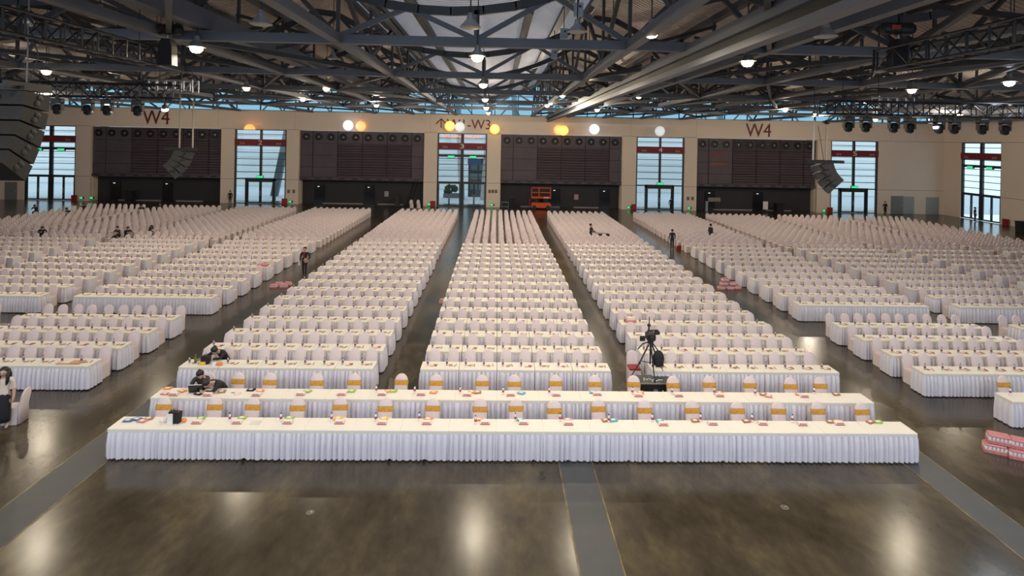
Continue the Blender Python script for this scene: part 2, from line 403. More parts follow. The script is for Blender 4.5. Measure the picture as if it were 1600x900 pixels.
for i, (a, b) in enumerate(PANELS):
    r = thing('recessed_bay', 'dark panelled %s' % PW[i], 'wall panel', (a + .05, WY, 0)); w = b - a - .1
    cuts = [0, .1, .3, .5, .7, .9, 1.0]; zc = [3.25, 4.45, 5.85, 7.25, 8.76]
    for c in range(6):
        for q in range(4):
            sl = (i in (0, 3) and c >= 2) or (i in (1, 2) and c in (2, 3, 4) and q < 3)
            obj('panel', MB().box(cuts[c] * w + .04, cuts[c + 1] * w - .04, .30 + .02 * ((c + q) % 2), .45, zc[q] + .02, zc[q + 1] - .02), SLAT if sl else DARKP, r)
    obj('backing', MB().box(0, w, .46, .55, 3.2, 8.76), BLACK, r)
    obj('lower_rail', MB().box(0, w, .2, .55, ZS, 3.24), DARKP, r)
    for k in range(10):
        x = w * (k + .45) / 10
        v = MB().lathe([(.44, 0), (.44, .10), (.36, .10), (.30, .02), (.05, .0)], (0, 0, 0), 14)
        v.xf(Matrix.Translation((x, .30, 8.05)) @ Matrix.Rotation(math.pi / 2, 4, 'X'))
        fn = obj('fan_vent', v, BLACK, r)
        cb = MB().ball((x + .04, .24, 8.03), .12, .05, .12, 8); obj('fan_hub', cb, mat('fan_hub_grey', (.3, .3, .32), .3, .5), fn)
        obj('slot_vent', MB().box(x - .35, x + .3, .17, .205, 3.02, 3.14), BLACK, r)
    obj('lower_wall', MB().box(0, w, 1.3, 1.5, 0, ZS), DARKL, r)
    obj('soffit', MB().box(0, w, .55, 1.5, ZS, ZS + .1), BLACK, r)
    for f in ((.14, .55) if i != 2 else (.46, .88)):
        x = f * w
        d = obj('dark_door', MB().box(x - .62, x + .62, 1.22, 1.3, 0, 2.3), BLACKG, r)
        obj('door_lamp', MB().box(x - .2, x, 1.15, 1.22, 2.02, 2.08), mat('door_lamp_glow', (.8, .85, .9), .4, emit=((.8, .9, 1), 1.2)), r)
    for (u, v_) in ((.17, .5), (.62, .83)):
        obj('pale_kerb', MB().box(u * w, v_ * w, 1.12, 1.3, .0, .09), mat('pale_kerb_paint', (.36, .32, .34), .6), r)
    if i in (1, 2):
        x = w * (.69 if i == 1 else .64)
        obj('notice_board', MB().box(x - .25, x + .25, 1.26, 1.3, .95, 1.6), mat('notice_grey', (.4, .36, .36), .6) if i == 1 else mat('notice_pink', (.5, .3, .28), .6), r)
    if i == 3:
        ob = MB()
        for k in range(4):
            x = w * (.115 + .035 * k); z0 = 6.5
            ob.box(x, x + .36, .27, .30, z0 + .5, z0 + .56); ob.box(x, x + .36, .27, .30, z0 + .25, z0 + .3); ob.box(x + .05, x + .1, .27, .30, z0, z0 + .56); ob.box(x + .25, x + .3, .27, .30, z0, z0 + .56)
        ob.box(w * .115, w * .26, .27, .30, 5.72, 5.83); ob.box(w * .115, w * .24, .27, .30, 5.55, 5.62)
        obj('red_lettering', ob, mat('faded_red_print', (.42, .07, .03), .6), r)
        obj('notice_board', MB().box(w * .125, w * .23, 1.2, 1.3, 1.0, 1.5), mat('notice_beige', (.25, .25, .2), .6), r)
# small things at the wall
for k, (px, py, lab) in enumerate(((128, 309, 'left of the left dark bay'), (454, 315, 'left of the second dark bay'), (671, 319, 'left of the middle gate'), (769, 320, 'right of the middle gate'),
                                   (983, 324, 'right of the bay with the lift'), (1077, 325, 'right of gate four'), (1288, 329, 'left of gate five'), (144, 309, 'inside the left dark bay corner'))):
    p = ony(px, py, WY)
    t = thing('floor_exit_lamp', 'tiny low green exit lamp %s' % lab, 'sign', (p.x, WY, p.z), 0, 'low exit lamps along the far wall')
    obj('housing', MB().box(-.25, .25, -.05, 0, -.13, .13), FRAME, t); obj('lit_face', MB().box(-.22, .1, -.06, -.05, -.1, .1), EXITG, t)
for k, (px, lab) in enumerate(((446, 'right of gate two'), (677, 'left of the middle gate'), (990, 'left of gate four'), (1295, 'left of gate five'), (119, 'right of the far left gate'))):
    p = ony(px, 300, WY)
    t = thing('hydrant_box', 'red fire box on the floor %s' % lab, 'fire box', (p.x, WY - .3, 0), 0, 'red fire boxes along the far wall')
    obj('body', MB().box(-.28, .28, -.12, .12, 0, .68), REDB, t); obj('door', MB().box(-.23, .23, -.14, -.12, .06, .62), mat('red_fire_door', (.35, .02, .02), .35), t)
t = thing('hydrant_box', 'red fire box on the floor beside the gate in the right side wall', 'fire box', (GX - .3, 59.9, 0), 0, 'red fire boxes along the far wall')
obj('body', MB().box(-.12, .12, -.28, .28, 0, .68), REDB, t)
for k, (px0, px1, py0, m_, lab) in enumerate(((1392, 1411, 306, GREYD, 'grey wall door left leaf beside gate five'), (1412, 1428, 307, GREYL, 'pale grey wall door right leaf beside gate five'), (1447, 1467, 308, GREYL, 'single pale grey door left of the right corner'), (8, 27, 284, GREYD, 'grey door left of the far left gate'))):
    a, b = ony(px0, py0, WY), ony(px1, py0, WY)
    t = sempty('door_%d' % (7 + k), ((a.x + b.x) / 2, WY, 0)); w = (b.x - a.x) / 2; t['label'] = lab
    obj('door_leaf', MB().box(-w, w, -.05, 0, 0.02, a.z), m_, t); obj('door_handle', MB().box(w - .2, w - .08, -.1, -.05, .95, 1.05), SILVER, t)
for k, (px, py) in enumerate(((451, 299), (459, 299), (1075, 310), (1082, 310), (765, 299), (770, 299), (775, 299))):
    p = ony(px, py, WY)
    o = obj('switch_plate', MB().bbox(-.15, .15, -.04, 0, -.2, .2, .015), mat('switch_brown', (.22, .12, .08), .5), None, (p.x, WY, p.z))
    tag(o, 'small brown switch plate on the wall pillar %s' % ['right of gate two, left one', 'right of gate two, right one', 'right of gate four, left one', 'right of gate four, right one', 'right of the middle gate, left one', 'right of the middle gate, middle one', 'right of the middle gate, right one'][k], 'switch', 'switch plates on the pillars')

# -- wall lettering
def letters(txt, x0, x1, z0, z1, label):
    me = text_mesh(txt, x0, x1, z0, z1, .06); me.materials.append(REDL)
    o = link('wall_lettering', me, None, (0, WY, 0)); tag(o, label, 'lettering'); return o
letters('W4', -41.75, -38.65, 9.15, 10.8, 'dark red W4 lettering on the left of the white wall band')
letters('W4', 30.0, 33.1, 9.05, 10.65, 'dark red W4 lettering on the right of the white wall band')
letters('W1-W3', -6.05, -.85, 9.3, 10.45, 'dark red W1-W3 lettering over the middle gate')
ar = MB(); ar.box(-6.78, -6.66, -.06, 0, 9.4, 10.4)
for s in (-1, 1): ar.bar((-6.72, -.03, 10.45), (-6.72 + s * .6, -.03, 9.85), .06, .12)
tag(obj('wall_arrow', ar, REDL, None, (0, WY, 0)), 'dark red upward arrow left of the W1-W3 lettering', 'lettering')

# -- globe lights in front of the band
GL = {'o': ((1, .33, .03), 1.35), 'y': ((1, .52, .02), 1.35), 'w': ((.93, .97, 1), 1.5), 'p': ((.70, .80, .84), .62)}  # pale globes: brightness put in as a weak glow
BALLS = [(390, 199, 'o', 'orange globe light over gate two', 0), (545, 196, 'w', 'white globe light over the second dark bay', 0), (562, 197, 'o', 'orange globe light right beside the white one over the second bay', .5),
         (703, 197, 'y', 'amber globe light in front of the W1-W3 lettering', 0), (718, 198, 'p', 'pale unlit globe given a weak glow, in front of the W1-W3 lettering', .5), (773, 202, 'y', 'yellow globe light right of the W1-W3 lettering', 0),
         (880, 204, 'y', 'yellow globe light over the bay with the lift', 0), (874, 203, 'o', 'dim orange globe peeping out left of the yellow one', .9), (928, 202, 'w', 'white globe light over the right end of the lift bay', 0), (1030, 205, 'p', 'pale grey globe over gate four', 0)]
for k, (px, py, c, lab, dy) in enumerate(BALLS):
    p = ony(px, py, WY - .8)
    t = thing('globe_light', lab, 'lamp', (p.x, WY - .8 + dy * .1, p.z), 0, 'globe lights on the white wall band')
    m_ = mat('globe_' + c, (.9, .9, .9), .4, emit=GL[c])
    if k == 0:
        obj('half_globe', MB().lathe([(.62 * math.cos(i * math.pi / 16), .62 * math.sin(i * math.pi / 16)) for i in range(8)] + [(.02, .62)], (0, 0, -.25), 20), m_, t, smooth=True)
        obj('bracket', MB().box(-.05, .05, .0, .785, -.3, -.25), FRAME, t)
    else:
        obj('globe', MB().ball((0, .45 if dy else -.3, 0), .6, .2 if dy else .4, .6, 20), m_, t, smooth=True)
        obj('bracket', MB().tube([(0, .5 if dy else 0, .2), (0, .785 - dy * .1, .2)], .04, 6), FRAME, t)

# -- clerestory strip
cw = sempty('window_7', (0, WY, 0))
cb = MB(); CZ = 14.6
obj('sill', MB().box(XL, XR, .1, .3, ZT, ZT + .06), FRAME, cw)
for z in (11.75, 12.5, 13.3): obj('rail', MB().box(XL, XR, .12, .26, z - .035, z + .035), FRAME, cw)
xs = [XL + .5 + 2.78 * k for k in range(42)]
for x in xs: obj('mullion', MB().box(x - .05, x + .05, .1, .28, ZT + .06, CZ), FRAME, cw)
for k in range(41): obj('pane', MB().box(xs[k] + .05, xs[k + 1] - .05, .18, .195, ZT + .06, CZ), GLASSB, cw)

# -- outside: white wall, roof edge, braced columns
ow = sempty('wall_outside', (0, WY + 24, 0))
for k in range(9):
    obj('cladding_panel', MB().box(-75, 75, 0, .3, k * 1.15 + .02, k * 1.15 + 1.13), CLAD, ow)
obj('joint_backing', MB().box(-75, 75, .3, .4, 0, 9.2), mat('cladding_joint', (.2, .22, .22), .8), ow)
WSTEEL = mat('white_outside_steel', (.75, .78, .80), .5)
for k in range(20):
    x = -60 + 6.0 * k
    t = thing('outside_brace', 'white slanted steel brace outside the clerestory, %s from left' % ORD[k], 'brace', (x, WY + 4.5, 0), 0, 'white braces outside the clerestory')
    obj('strut', MB().bar((0, 0, 10.8), (1.6, 0, 12.6), .16), WSTEEL, t); obj('strut', MB().bar((3.2, 0, 10.8), (1.6, 0, 12.6), .16), WSTEEL, t)
    obj('rail', MB().bar((-2.8, 0, 11.0), (3.2, 0, 11.0), .2), WSTEEL, t)
    obj('chord', MB().bar((-2.8, 0, 12.7), (3.2, 0, 12.7), .3), mat('outside_grey_steel', (.25, .3, .33), .5), t)
for k, (x, z1) in enumerate(((-13.0, 16), (-9.4, 15.5), (-4.6, 15), (-1.8, 15), (3.0, 15), (6.4, 15.5), (31, 15))):
    t = thing('outside_column', 'pale leaning column outside the clerestory glass, %s from left' % ORD[k], 'column', (x, WY + 9, 0), 0, 'leaning columns outside')
    obj('shaft', MB().bar((0, 0, 0), (.9 if k % 2 else -.9, 0, z1), .7, .7), WSTEEL, t)
for k, x in enumerate((-53.0, -28.8, 42.2, 58)):
    t = thing('outside_pillar', 'grey slanted pillar seen through gate glass, %s from left' % ORD[k], 'column', (x, WY + 9, 0), 0, 'slanted pillars outside the gates')
    obj('shaft', MB().bar((-.9, 0, 0), (.9, 0, 9.6), .9, .6), mat('outside_pillar_grey', (.16, .20, .21), .6), t)
# dark vestibule behind the middle gate
v = thing('far_hall_front', 'dark glazed front of the next hall seen through the middle gate', 'building', (-3.4, WY + 12.5, 0))
obj('body', MB().box(-.6, 5, 0, 1.2, 0, 5.4), mat('far_hall_dark', (.035, .045, .05), .4), v)
for k in range(3):
    for q in range(4): obj('window', MB().box(-.3 + q * 1.25, .7 + q * 1.25, -.08, 0, 1.0 + k * 1.4, 1.9 + k * 1.4), mat('far_hall_pane', (.12, .18, .20), .15), v)
obj('blue_board', MB().box(-.7, 1.2, -.1, 0, 4.6, 5.3), mat('far_blue', (.05, .10, .25), .5), v)
t = thing('hedge', 'dark green hedge box seen through the middle gate', 'plant', (-6.2, WY + 11, 0))
hb = MB()
for k in range(40): hb.ball((random.uniform(-.9, .9), random.uniform(-.3, .3), random.uniform(.7, 1.6)), .25, .25, .22, 6)
obj('leaves', hb, mat('hedge_green', (.02, .07, .03), .8), t); obj('planter', MB().box(-1.1, 1.1, -.45, .45, 0, .6), GREYD, t)
for k in range(12):
    o = obj('lantern', MB().ball((0, 0, 0), .16, .16, .14, 8), mat('lantern_glow', (.9, .2, .1), .5, emit=((1, .16, .04), 2.2)), None, (-6.9 + k * .42, WY + 6, 8.35 + .12 * math.sin(k * 1.9)))
    obj('cord', MB().tube([(0, 0, .12), (0, 0, .93)], .01, 4), BLACK, o)
    tag(o, 'small red lantern glowing in the top of the middle gate, %s from left' % ORD[k], 'lantern', 'red lanterns beyond the middle gate')
struct('trim_9', MB().box(-12, 6, WY + 5.9, WY + 6.1, 9.1, 9.25), FRAME)
t = thing('parked_van', 'dark van parked outside seen through gate two', 'vehicle', (-25.8, WY + 11.0, 0))
obj('body', MB().bbox(-1.6, 1.6, -.8, .8, .3, 1.4, .15), mat('van_dark', (.05, .06, .07), .3), t)
obj('windscreen', MB().box(-1.3, 1.2, -.83, -.8, .85, 1.25), BLACKG, t)
for s in (-1, 1):
    wm = MB().lathe([(.3, -.1), (.3, .1)], (0, 0, 0), 10); wm.xf(Matrix.Translation((s, -.75, .3)) @ Matrix.Rotation(math.pi / 2, 4, 'X')); obj('wheel', wm, BLACK, t)

# ------------------------------------------------------------------ roof
XS = [-48.5, -39.5, -30.5, -22.0, -14.5, -10.0, -4.95, 4.05, 8.4, 12.7, 17.2, 22.0, 30.5, 39.5, 48.5]
YS = [8.7, 17.8, 26.9, 35.9, 45.0, 54.0]
def deck_z(x):
    c = -1.6; half = 6.5
    d = ((x - c + half) % (2 * half)) - half
    return 12.95 + .05 * d * d
rb = MB(); n = 116; xs = [XL + (XR + .4 - XL) * i / n for i in range(n + 1)]
vs = []
for y in (-4, WY + 3.0): vs += [(x, y, deck_z(x)) for x in xs] + [(x, y, deck_z(x) + .08) for x in xs]
for i in range(n):
    mi = 1 if -7.6 < (xs[i] + xs[i + 1]) / 2 < 4.4 else 0
    a = 2 * (n + 1)
    rb.add([vs[i], vs[i + 1], vs[a + i + 1], vs[a + i]], [(0, 1, 2, 3)], mi)
ceiling = struct('ceiling', rb, [DECK, DECKT]); xs_deck = xs; n_deck = n
struct('trim_10', MB().box(XL, XR, WY + .1, WY + .4, CZ, 15.2), STEELD)
# purlins under the deck (run along the hall)
for k, x in enumerate([-6.6, -4.9, -3.2, 1.2, 2.9, 4.6, 10, 14.5, 19, -12, -17, -22]):
    z = deck_z(x) - .14
    o = obj('purlin', MB().box(x - .16, x + .16, 0, WY, z - .11, z + .1), STEELD); o.parent = ceiling

def deck_lin(x):
    i = min(max(int((x - xs_deck[0]) / (xs_deck[1] - xs_deck[0])), 0), n_deck - 1); t = (x - xs_deck[i]) / (xs_deck[1] - xs_deck[0])
    return deck_z(xs_deck[i]) * (1 - t) + deck_z(xs_deck[i + 1]) * t
def top_z(x):
    return deck_z(x) - .5
# longitudinal trusses
LN = ['outermost left', 'second from left', 'third from left', 'fourth from left', 'left, beyond the lighting truss', 'over the left lighting truss', 'left of the centre vault', 'right of the centre vault',
      'right, beyond the thick beam', 'over the right lighting truss', 'outside the right lighting truss', 'fourth from right', 'third from right', 'second from right', 'outermost right']
RT = {}
for k, X in enumerate(XS):
    main = X in (-10.0, -4.95, 4.05, 8.4, 12.7, -14.5)
    t = thing('roof_truss', 'grey steel roof truss running to the far wall, %s' % LN[k], 'truss', (X, 0, 0), 0, 'lengthwise roof trusses'); RT[X] = t
    zt = max(top_z(X), 12.6)
    obj('bottom_chord', MB().box(-.15, .15, 3, WY - .1, 10.88, 11.14), STEEL, t)
    obj('top_chord', MB().box(-.13, .13, 3, WY - .1, zt - .12, zt + .12), STEELD, t)
    y = 8.7 - 4.55
    for j in range(14):
        y0 = 4.15 + j * 4.55
        if y0 + 4.55 > WY: break
        up = j % 2 == 0
        obj('diagonal', MB().bar((0, y0, 11.1 if up else zt), (0, y0 + 4.55, zt if up else 11.1), .13, .15), STEELD, t)
        obj('post', MB().bar((0, y0, 11.1), (0, y0, zt), .1, .12), STEELD, t)
# thick double crane beam
t = thing('rail_girder', 'thick double steel beam sloping up the right side of the centre vault', 'beam', (5.95, 0, 0))
obj('upper_beam', MB().box(-.2, .2, 3, WY - .1, 10.72, 11.05), STEEL, t)
obj('lower_rail', MB().box(-.12, .2, 3, WY - .1, 10.32, 10.5), mat('pale_beam', (.16, .165, .19), .5), t)
obj('web', MB().box(-.05, .05, 3, WY - .1, 10.5, 10.72), BLACK, t)
t = thing('rail_girder', 'thick dark steel beam on the upper left above the lighting truss', 'beam', (-9.0, 0, 0))
obj('upper_beam', MB().box(-.25, .25, 3, WY - .1, 11.2, 11.75), STEEL, t)
# cross trusses
for k, Y in enumerate(YS):
    t = thing('cross_truss', 'grey cross truss under the roof, %s from the camera' % ORD[k], 'truss', (0, Y, 0), 0, 'cross trusses')
    obj('bottom_chord', MB().box(-48.5, 48.5, -.13, .13, 10.87, 11.15), STEEL, t)
    pts = [x for x in np.arange(-48.5, 48.6, 1.0)]
    tb = MB()
    for a, b in zip(pts[:-1], pts[1:]): tb.bar((a - .02, 0, top_z(a) - .5), (b + .02, 0, top_z(b) - .5), .16, .26)
    obj('curved_top_chord', tb, STEELD if k else STEEL, t)
    for a, b in zip(XS[:-1], XS[1:]):
        m = (a + b) / 2 if a != -4.95 else -.7
        nn = 2 if b - a > 6 else 1
        if nn == 2:
            obj('post', MB().bar((m, 0, 11.1), (m, 0, top_z(m) - .5), .16, .16), STEEL, t)
            q1, q2 = (a + m) / 2, (m + b) / 2
            for p, q in ((a, q1), (m, q1), (m, q2), (b, q2)):
                obj('diagonal', MB().bar((p, 0, 11.1), (q, 0, top_z(q) - .5), .13, .15), STEEL, t)
        else:
            obj('diagonal', MB().bar((a, 0, 11.1), (m, 0, top_z(m) - .5), .12, .14), STEELD, t)
            obj('diagonal', MB().bar((b, 0, 11.1), (m, 0, top_z(m) - .5), .12, .14), STEELD, t)
# wind bracing between the lengthwise trusses: parts of the truss on their left
for k, (xa, xb) in enumerate(((-10, -4.95), (4.05, 8.4), (-14.5, -10), (8.4, 12.7), (-22, -14.5), (12.7, 17.2), (17.2, 22))):
    t = RT[xa]
    for j, Y in enumerate(YS):
        a, b = ((0, xb - xa) if (j + k) % 2 else (xb - xa, 0))
        obj('wind_brace', MB().bar((a, Y, 11.0), (b, Y + 9, 11.0), .14, .16), STEELD, t)
        obj('wind_brace', MB().bar((a, Y + 4.5, 11.1), (b, Y + 6.8, 12.6), .1, .12), STEELD, t)
        obj('wind_brace', MB().bar((b, Y + 2.2, 11.1), (a, Y + 4.4, 12.6), .1, .12), STEELD, t)
# -- high bay lamps
def high_bay(p, label, lit=1, cool=False, top=None, light=True, power=1.0):
    t = thing('high_bay_lamp', label, 'lamp', p, 0, 'high-bay lamps under the roof')
    obj('shade', MB().lathe([(.27, 0), (.25, .03), (.10, .2), (.07, .34), (.02, .36)], (0, 0, 0), 14), SHADE, t, smooth=False)
    obj('rod', MB().tube([(0, 0, .34), (0, 0, deck_lin(p.x) - p.z - .02)], .018, 5), BLACK, t)
    obj('lens', MB().lathe([(.03, -.17), (.11, -.15), (.17, -.08), (.18, 0), (.02, .004)] if lit else [(.02, -.03), (.2, -.025), (.25, 0), (.02, .004)], (0, 0, 0), 14), (BULBC if cool else BULB) if lit else SHADE, t)
    if light:
        L = D.lights.new('high_bay_light', 'AREA'); L.shape = 'DISK'; L.size = .5; L.energy = LAMP_W * power; L.color = (.8, .9, 1) if cool else LAMP_COL
        L.spread = math.radians(170)
        if power == 2.0: L = D.lights.new('high_bay_light', 'POINT'); L.shadow_soft_size = .05; L.energy = 850; L.color = LAMP_COL
        lo = D.objects.new('high_bay_light', L); COL.objects.link(lo); lo.parent = t; lo.location = (0, 0, -.24)
LAMPS = [(746, 88, 17.6, 'in the centre line, nearest'), (755, 132, 26.7, 'in the centre line, second'), (758, 155, 35.7, 'in the centre line, third'), (760, 168, 44.8, 'in the centre line, fourth'), (763, 176, 53.8, 'in the centre line, last'),
         (307, 74, 17.4, 'bright on the left beside the chain hoist'), (1018, 50, 15.5, 'largest and brightest, right of centre'), (1168, 96, 17.9, 'lit on the right of the thick beam'),
         (920, 118, 26.7, 'right line, second'), (879, 148, 36, 'right line, third'), (855, 164, 45, 'right line, fourth'), (998, 150, 36, 'far right line, second'), (933, 171, 45, 'far right line, third'),
         (385, 137, 31, 'left above gate two'), (510, 138, 34, 'left above the second dark bay'), (588, 164, 47, 'left, small beside gate three'), (473, 155, 45, 'left, small over the second bay'), (258, 170, 36, 'far left behind the lighting truss'),
         (1227, 171, 45, 'far right beside right W4 lettering'), (1272, 178, 54, 'far right, small left of the hung speaker'), (1353, 158, 38, 'far right behind the stage lights'), (75, 146, 34, 'far left over the far gate')]
for px, py, Y, lab in LAMPS:
    p = ony(px, py, Y); high_bay(p, 'lit high-bay lamp %s' % lab, power=2.0 if Y > 39 else 1.0)
for px, py, Y, lab in ((156, 27, 16, 'upper left over the lighting truss'), (735, 43, 14, 'in the centre line above the nearest lit one'), (902, 50, 15.5, 'right of centre under a grey box'), (957, 93, 22, 'right of centre below the bright one'),
                       (1290, 57, 13.5, 'upper right hanging by a thin rod'), (1372, 112, 20, 'right below the lighting truss hoist'), (1583, 103, 20, 'at the right edge'), (520, 92, 26, 'left of centre among dark bracing'), (408, 38, 14, 'upper left, large and dark')):
    p = ony(px, py, Y); high_bay(p, 'unlit high-bay lamp %s' % lab, lit=0, top=max(.5, 11 - p.z), light=False)
p = ony(1577, 128, 22); high_bay(p, 'cool white lamp at the right edge above the stage lights', cool=True, top=1.0)
for k, (x, y) in enumerate([(x, y) for y in (2, 9) for x in (-18, -9, -.7, 8, 17)] + [(x, y) for y in (17, 26) for x in (-20, 19)] + [(x, y) for y in (44, 54) for x in (-36, 36)]):  # lamps added for fill; the cool nearest ones brighten the front table skirts
    high_bay(Vector((x, y, 10.7)), 'added lit high-bay lamp over the hall, number %s' % (ORD[k] if k < 20 else 'twenty-%s' % ORD[k - 20]), cool=y < 5, power=2.3 if y < 5 else 2.0 if y > 39 else 1.0)

# ------------------------------------------------------------------ stage rig
def box_truss(p0, p1, s, label, m_, bay=.5, wide=None):
    """four chords and lacing between p0 and p1 (centres of the bottom face)"""
    p0 = Vector(p0); p1 = Vector(p1); L = (p1 - p0).length; d = (p1 - p0).normalized(); a = Vector((-d.y, d.x, 0)); wd = wide or s
    t = thing('lighting_truss', label, 'truss', p0); r = .034
    P = lambda u, i, j: d * u + a * (i * wd / 2) + Vector((0, 0, j * s))
    for i in (-1, 1):
        for j in (0, 1): obj('chord', MB().tube([P(0, i, j), P(L, i, j)], r, 6), m_, t)
    nb = int(L / bay)
    for k in range(nb + 1):
        u = L * k / nb
        for i in (-1, 1): obj('post', MB().tube([P(u, i, 0), P(u, i, 1)], r * .75, 5), m_, t)
        obj('rung', MB().tube([P(u, -1, 0), P(u, 1, 0)], r * .7, 5), m_, t)
        if k < nb:
            u2 = L * (k + 1) / nb; f = k % 2
            for i in (-1, 1): obj('brace', MB().tube([P(u, i, f), P(u2, i, 1 - f)], r * .6, 5), m_, t)
            obj('brace', MB().tube([P(u, -1 if f else 1, 1), P(u2, 1 if f else -1, 1)], r * .6, 5), m_, t)
    for u in (L * .08, L * .92):
        q = P(u, 0, 1); w_ = p0 + q
        obj('suspension_cable', MB().tube([q, q + Vector((0, 0, deck_lin(w_.x) - w_.z - .02))], .012, 5), BLACK, t)
    return t
box_truss((-10.2, 8.5, 10.0), (-10.2, 17.3, 10.02), .5, 'black box truss on the upper left running away from the camera', TRUSSK, .55)
box_truss((10.2, 8.0, 10.05), (10.2, 14.9, 10.05), .5, 'black box truss on the upper right running away from the camera', TRUSSK, .55)
TY = 22.0
box_truss((-20, TY, 9.35), (-12.1, TY, 9.35), .5, 'black cross truss on the left holding stage lights', TRUSSK, .6)
box_truss((12.6, TY, 9.28), (22, TY, 9.28), .5, 'black cross truss on the right holding stage lights', TRUSSK, .6)
a = ony(238, 132, 24); box_truss((a.x, 24, a.z - .3), (a.x + 1.75, 24, a.z - .3), .48, 'short bright aluminium truss piece above the left W4 lettering', SILVER, .3)
a = ony(1368, 157, 24); box_truss((a.x, 24, a.z - .3), (a.x + 1.5, 24, a.z - .3), .45, 'short bright aluminium truss piece above the right stage lights', SILVER, .35)

def moving_head(p, label, lit=False, rot=0):
    t = thing('moving_head_light', label, 'stage light', p, rot, 'moving-head stage lights')
    obj('clamp', MB().box(-.05, .05, -.04, .04, -.08, .04), BLACK, t)
    obj('base', MB().bbox(-.19, .19, -.13, .13, -.24, -.08, .03), BLACK, t)
    y = MB().box(-.2, -.15, -.07, .07, -.52, -.22).box(.15, .2, -.07, .07, -.52, -.22).box(-.2, .2, -.07, .07, -.26, -.22); obj('yoke', y, BLACK, t)
    h = MB().lathe([(.08, .16), (.13, .12), (.14, -.02), (.15, -.14), (.12, -.17), (.05, -.18)], (0, 0, 0), 12, 1, 1)
    h.xf(Matrix.Translation((0, -.02, -.47)) @ Matrix.Rotation(.35, 4, 'X')); obj('head', h, BLACKG, t)
    l = MB().lathe([(.10, 0), (.1, .015)], (0, 0, -.2), 12); l.xf(Matrix.Translation((0, -.02, -.47)) @ Matrix.Rotation(.35, 4, 'X'))
    obj('lens', l, BULBC if lit else mat('lens_grey', (.2, .25, .27), .1), t)
for k, px in enumerate((98, 145, 175, 222)):
    p = ony(px, 153, TY); moving_head((p.x, TY - .25, 9.33), 'black moving-head light under the left cross truss, %s from left' % ORD[k])
for k, px in enumerate((1320, 1347, 1390, 1415, 1460, 1484, 1527, 1562)):
    p = ony(px, 170, TY); moving_head((p.x, TY - .25, 9.26), 'black moving-head light under the right cross truss, %s from left' % ORD[k], lit=False)
p = ony(1462, 199, 21.6); t = thing('spot_lamp', 'small bright white spot lamp among the right stage lights', 'stage light', p)
obj('housing', MB().lathe([(.07, .02), (.08, .15), (.03, .2)], (0, 0, 0), 10), BLACK, t); obj('lens', MB().ball((0, 0, 0), .09, .09, .06, 10), BULBC, t); obj('stem', MB().tube([(0, 0, .18), (0, .2, .55)], .015, 5), BLACK, t)
p = ony(256, 172, 21.6); t = thing('spot_lamp', 'small bluish white spot lamp above the left W4 lettering', 'stage light', p)
obj('housing', MB().lathe([(.06, .02), (.07, .15), (.03, .2)], (0, 0, 0), 10), BLACK, t); obj('lens', MB().ball((0, 0, 0), .075, .075, .05, 10), BULBC, t); obj('stem', MB().tube([(0, 0, .18), (0, .15, .45)], .015, 5), BLACK, t)

def hoist(p, label, accent):
    t = thing('chain_hoist', label, 'hoist', p)
    b = MB().lathe([(.05, -.42), (.15, -.40), (.17, -.2), (.14, -.12), (.17, -.05), (.17, .3), (.13, .4), (.04, .42)], (0, 0, 0), 12)
    b.xf(Matrix.Rotation(math.pi / 2, 4, 'Y')); obj('motor', b, BLACK, t)
    obj('badge', MB().box(-.28, -.02, -.185, -.165, -.05, .06), accent, t)
    obj('hook', MB().tube([(0, 0, -.15), (.02, 0, -.25), (.06, 0, -.3), (.03, 0, -.36), (-.03, 0, -.33)], .025, 6), SILVER, t)
    obj('chain_bag', MB().ext([(-.2, -1.05), (.22, -1.05), (.2, -.5), (.12, -.28), (-.1, -.28), (-.18, -.5)], 'y', -.15, .15), CLB, t)
    obj('chain', MB().tube([(0, 0, .15), (0, 0, 1.9)], .012, 5), BLACK, t)
    return t
p = ony(262, 46, 17.0); hoist(p, 'black chain hoist motor above the end of the left truss', mat('badge_dark', (.05, .02, .02), .4))
p = ony(1403, 45, 14.6); hoist(p, 'black chain hoist motor with red badge above the right truss', mat('badge_red', (.35, .05, .03), .4))
t = obj('hanging_cable', MB().tube([ony(1366, 78, 15), ony(1365, 100, 15), ony(1361, 130, 15)], [.035, .03, .02], 6), BLACK); tag(t, 'loose black cable hanging left of the right hoist', 'cable')

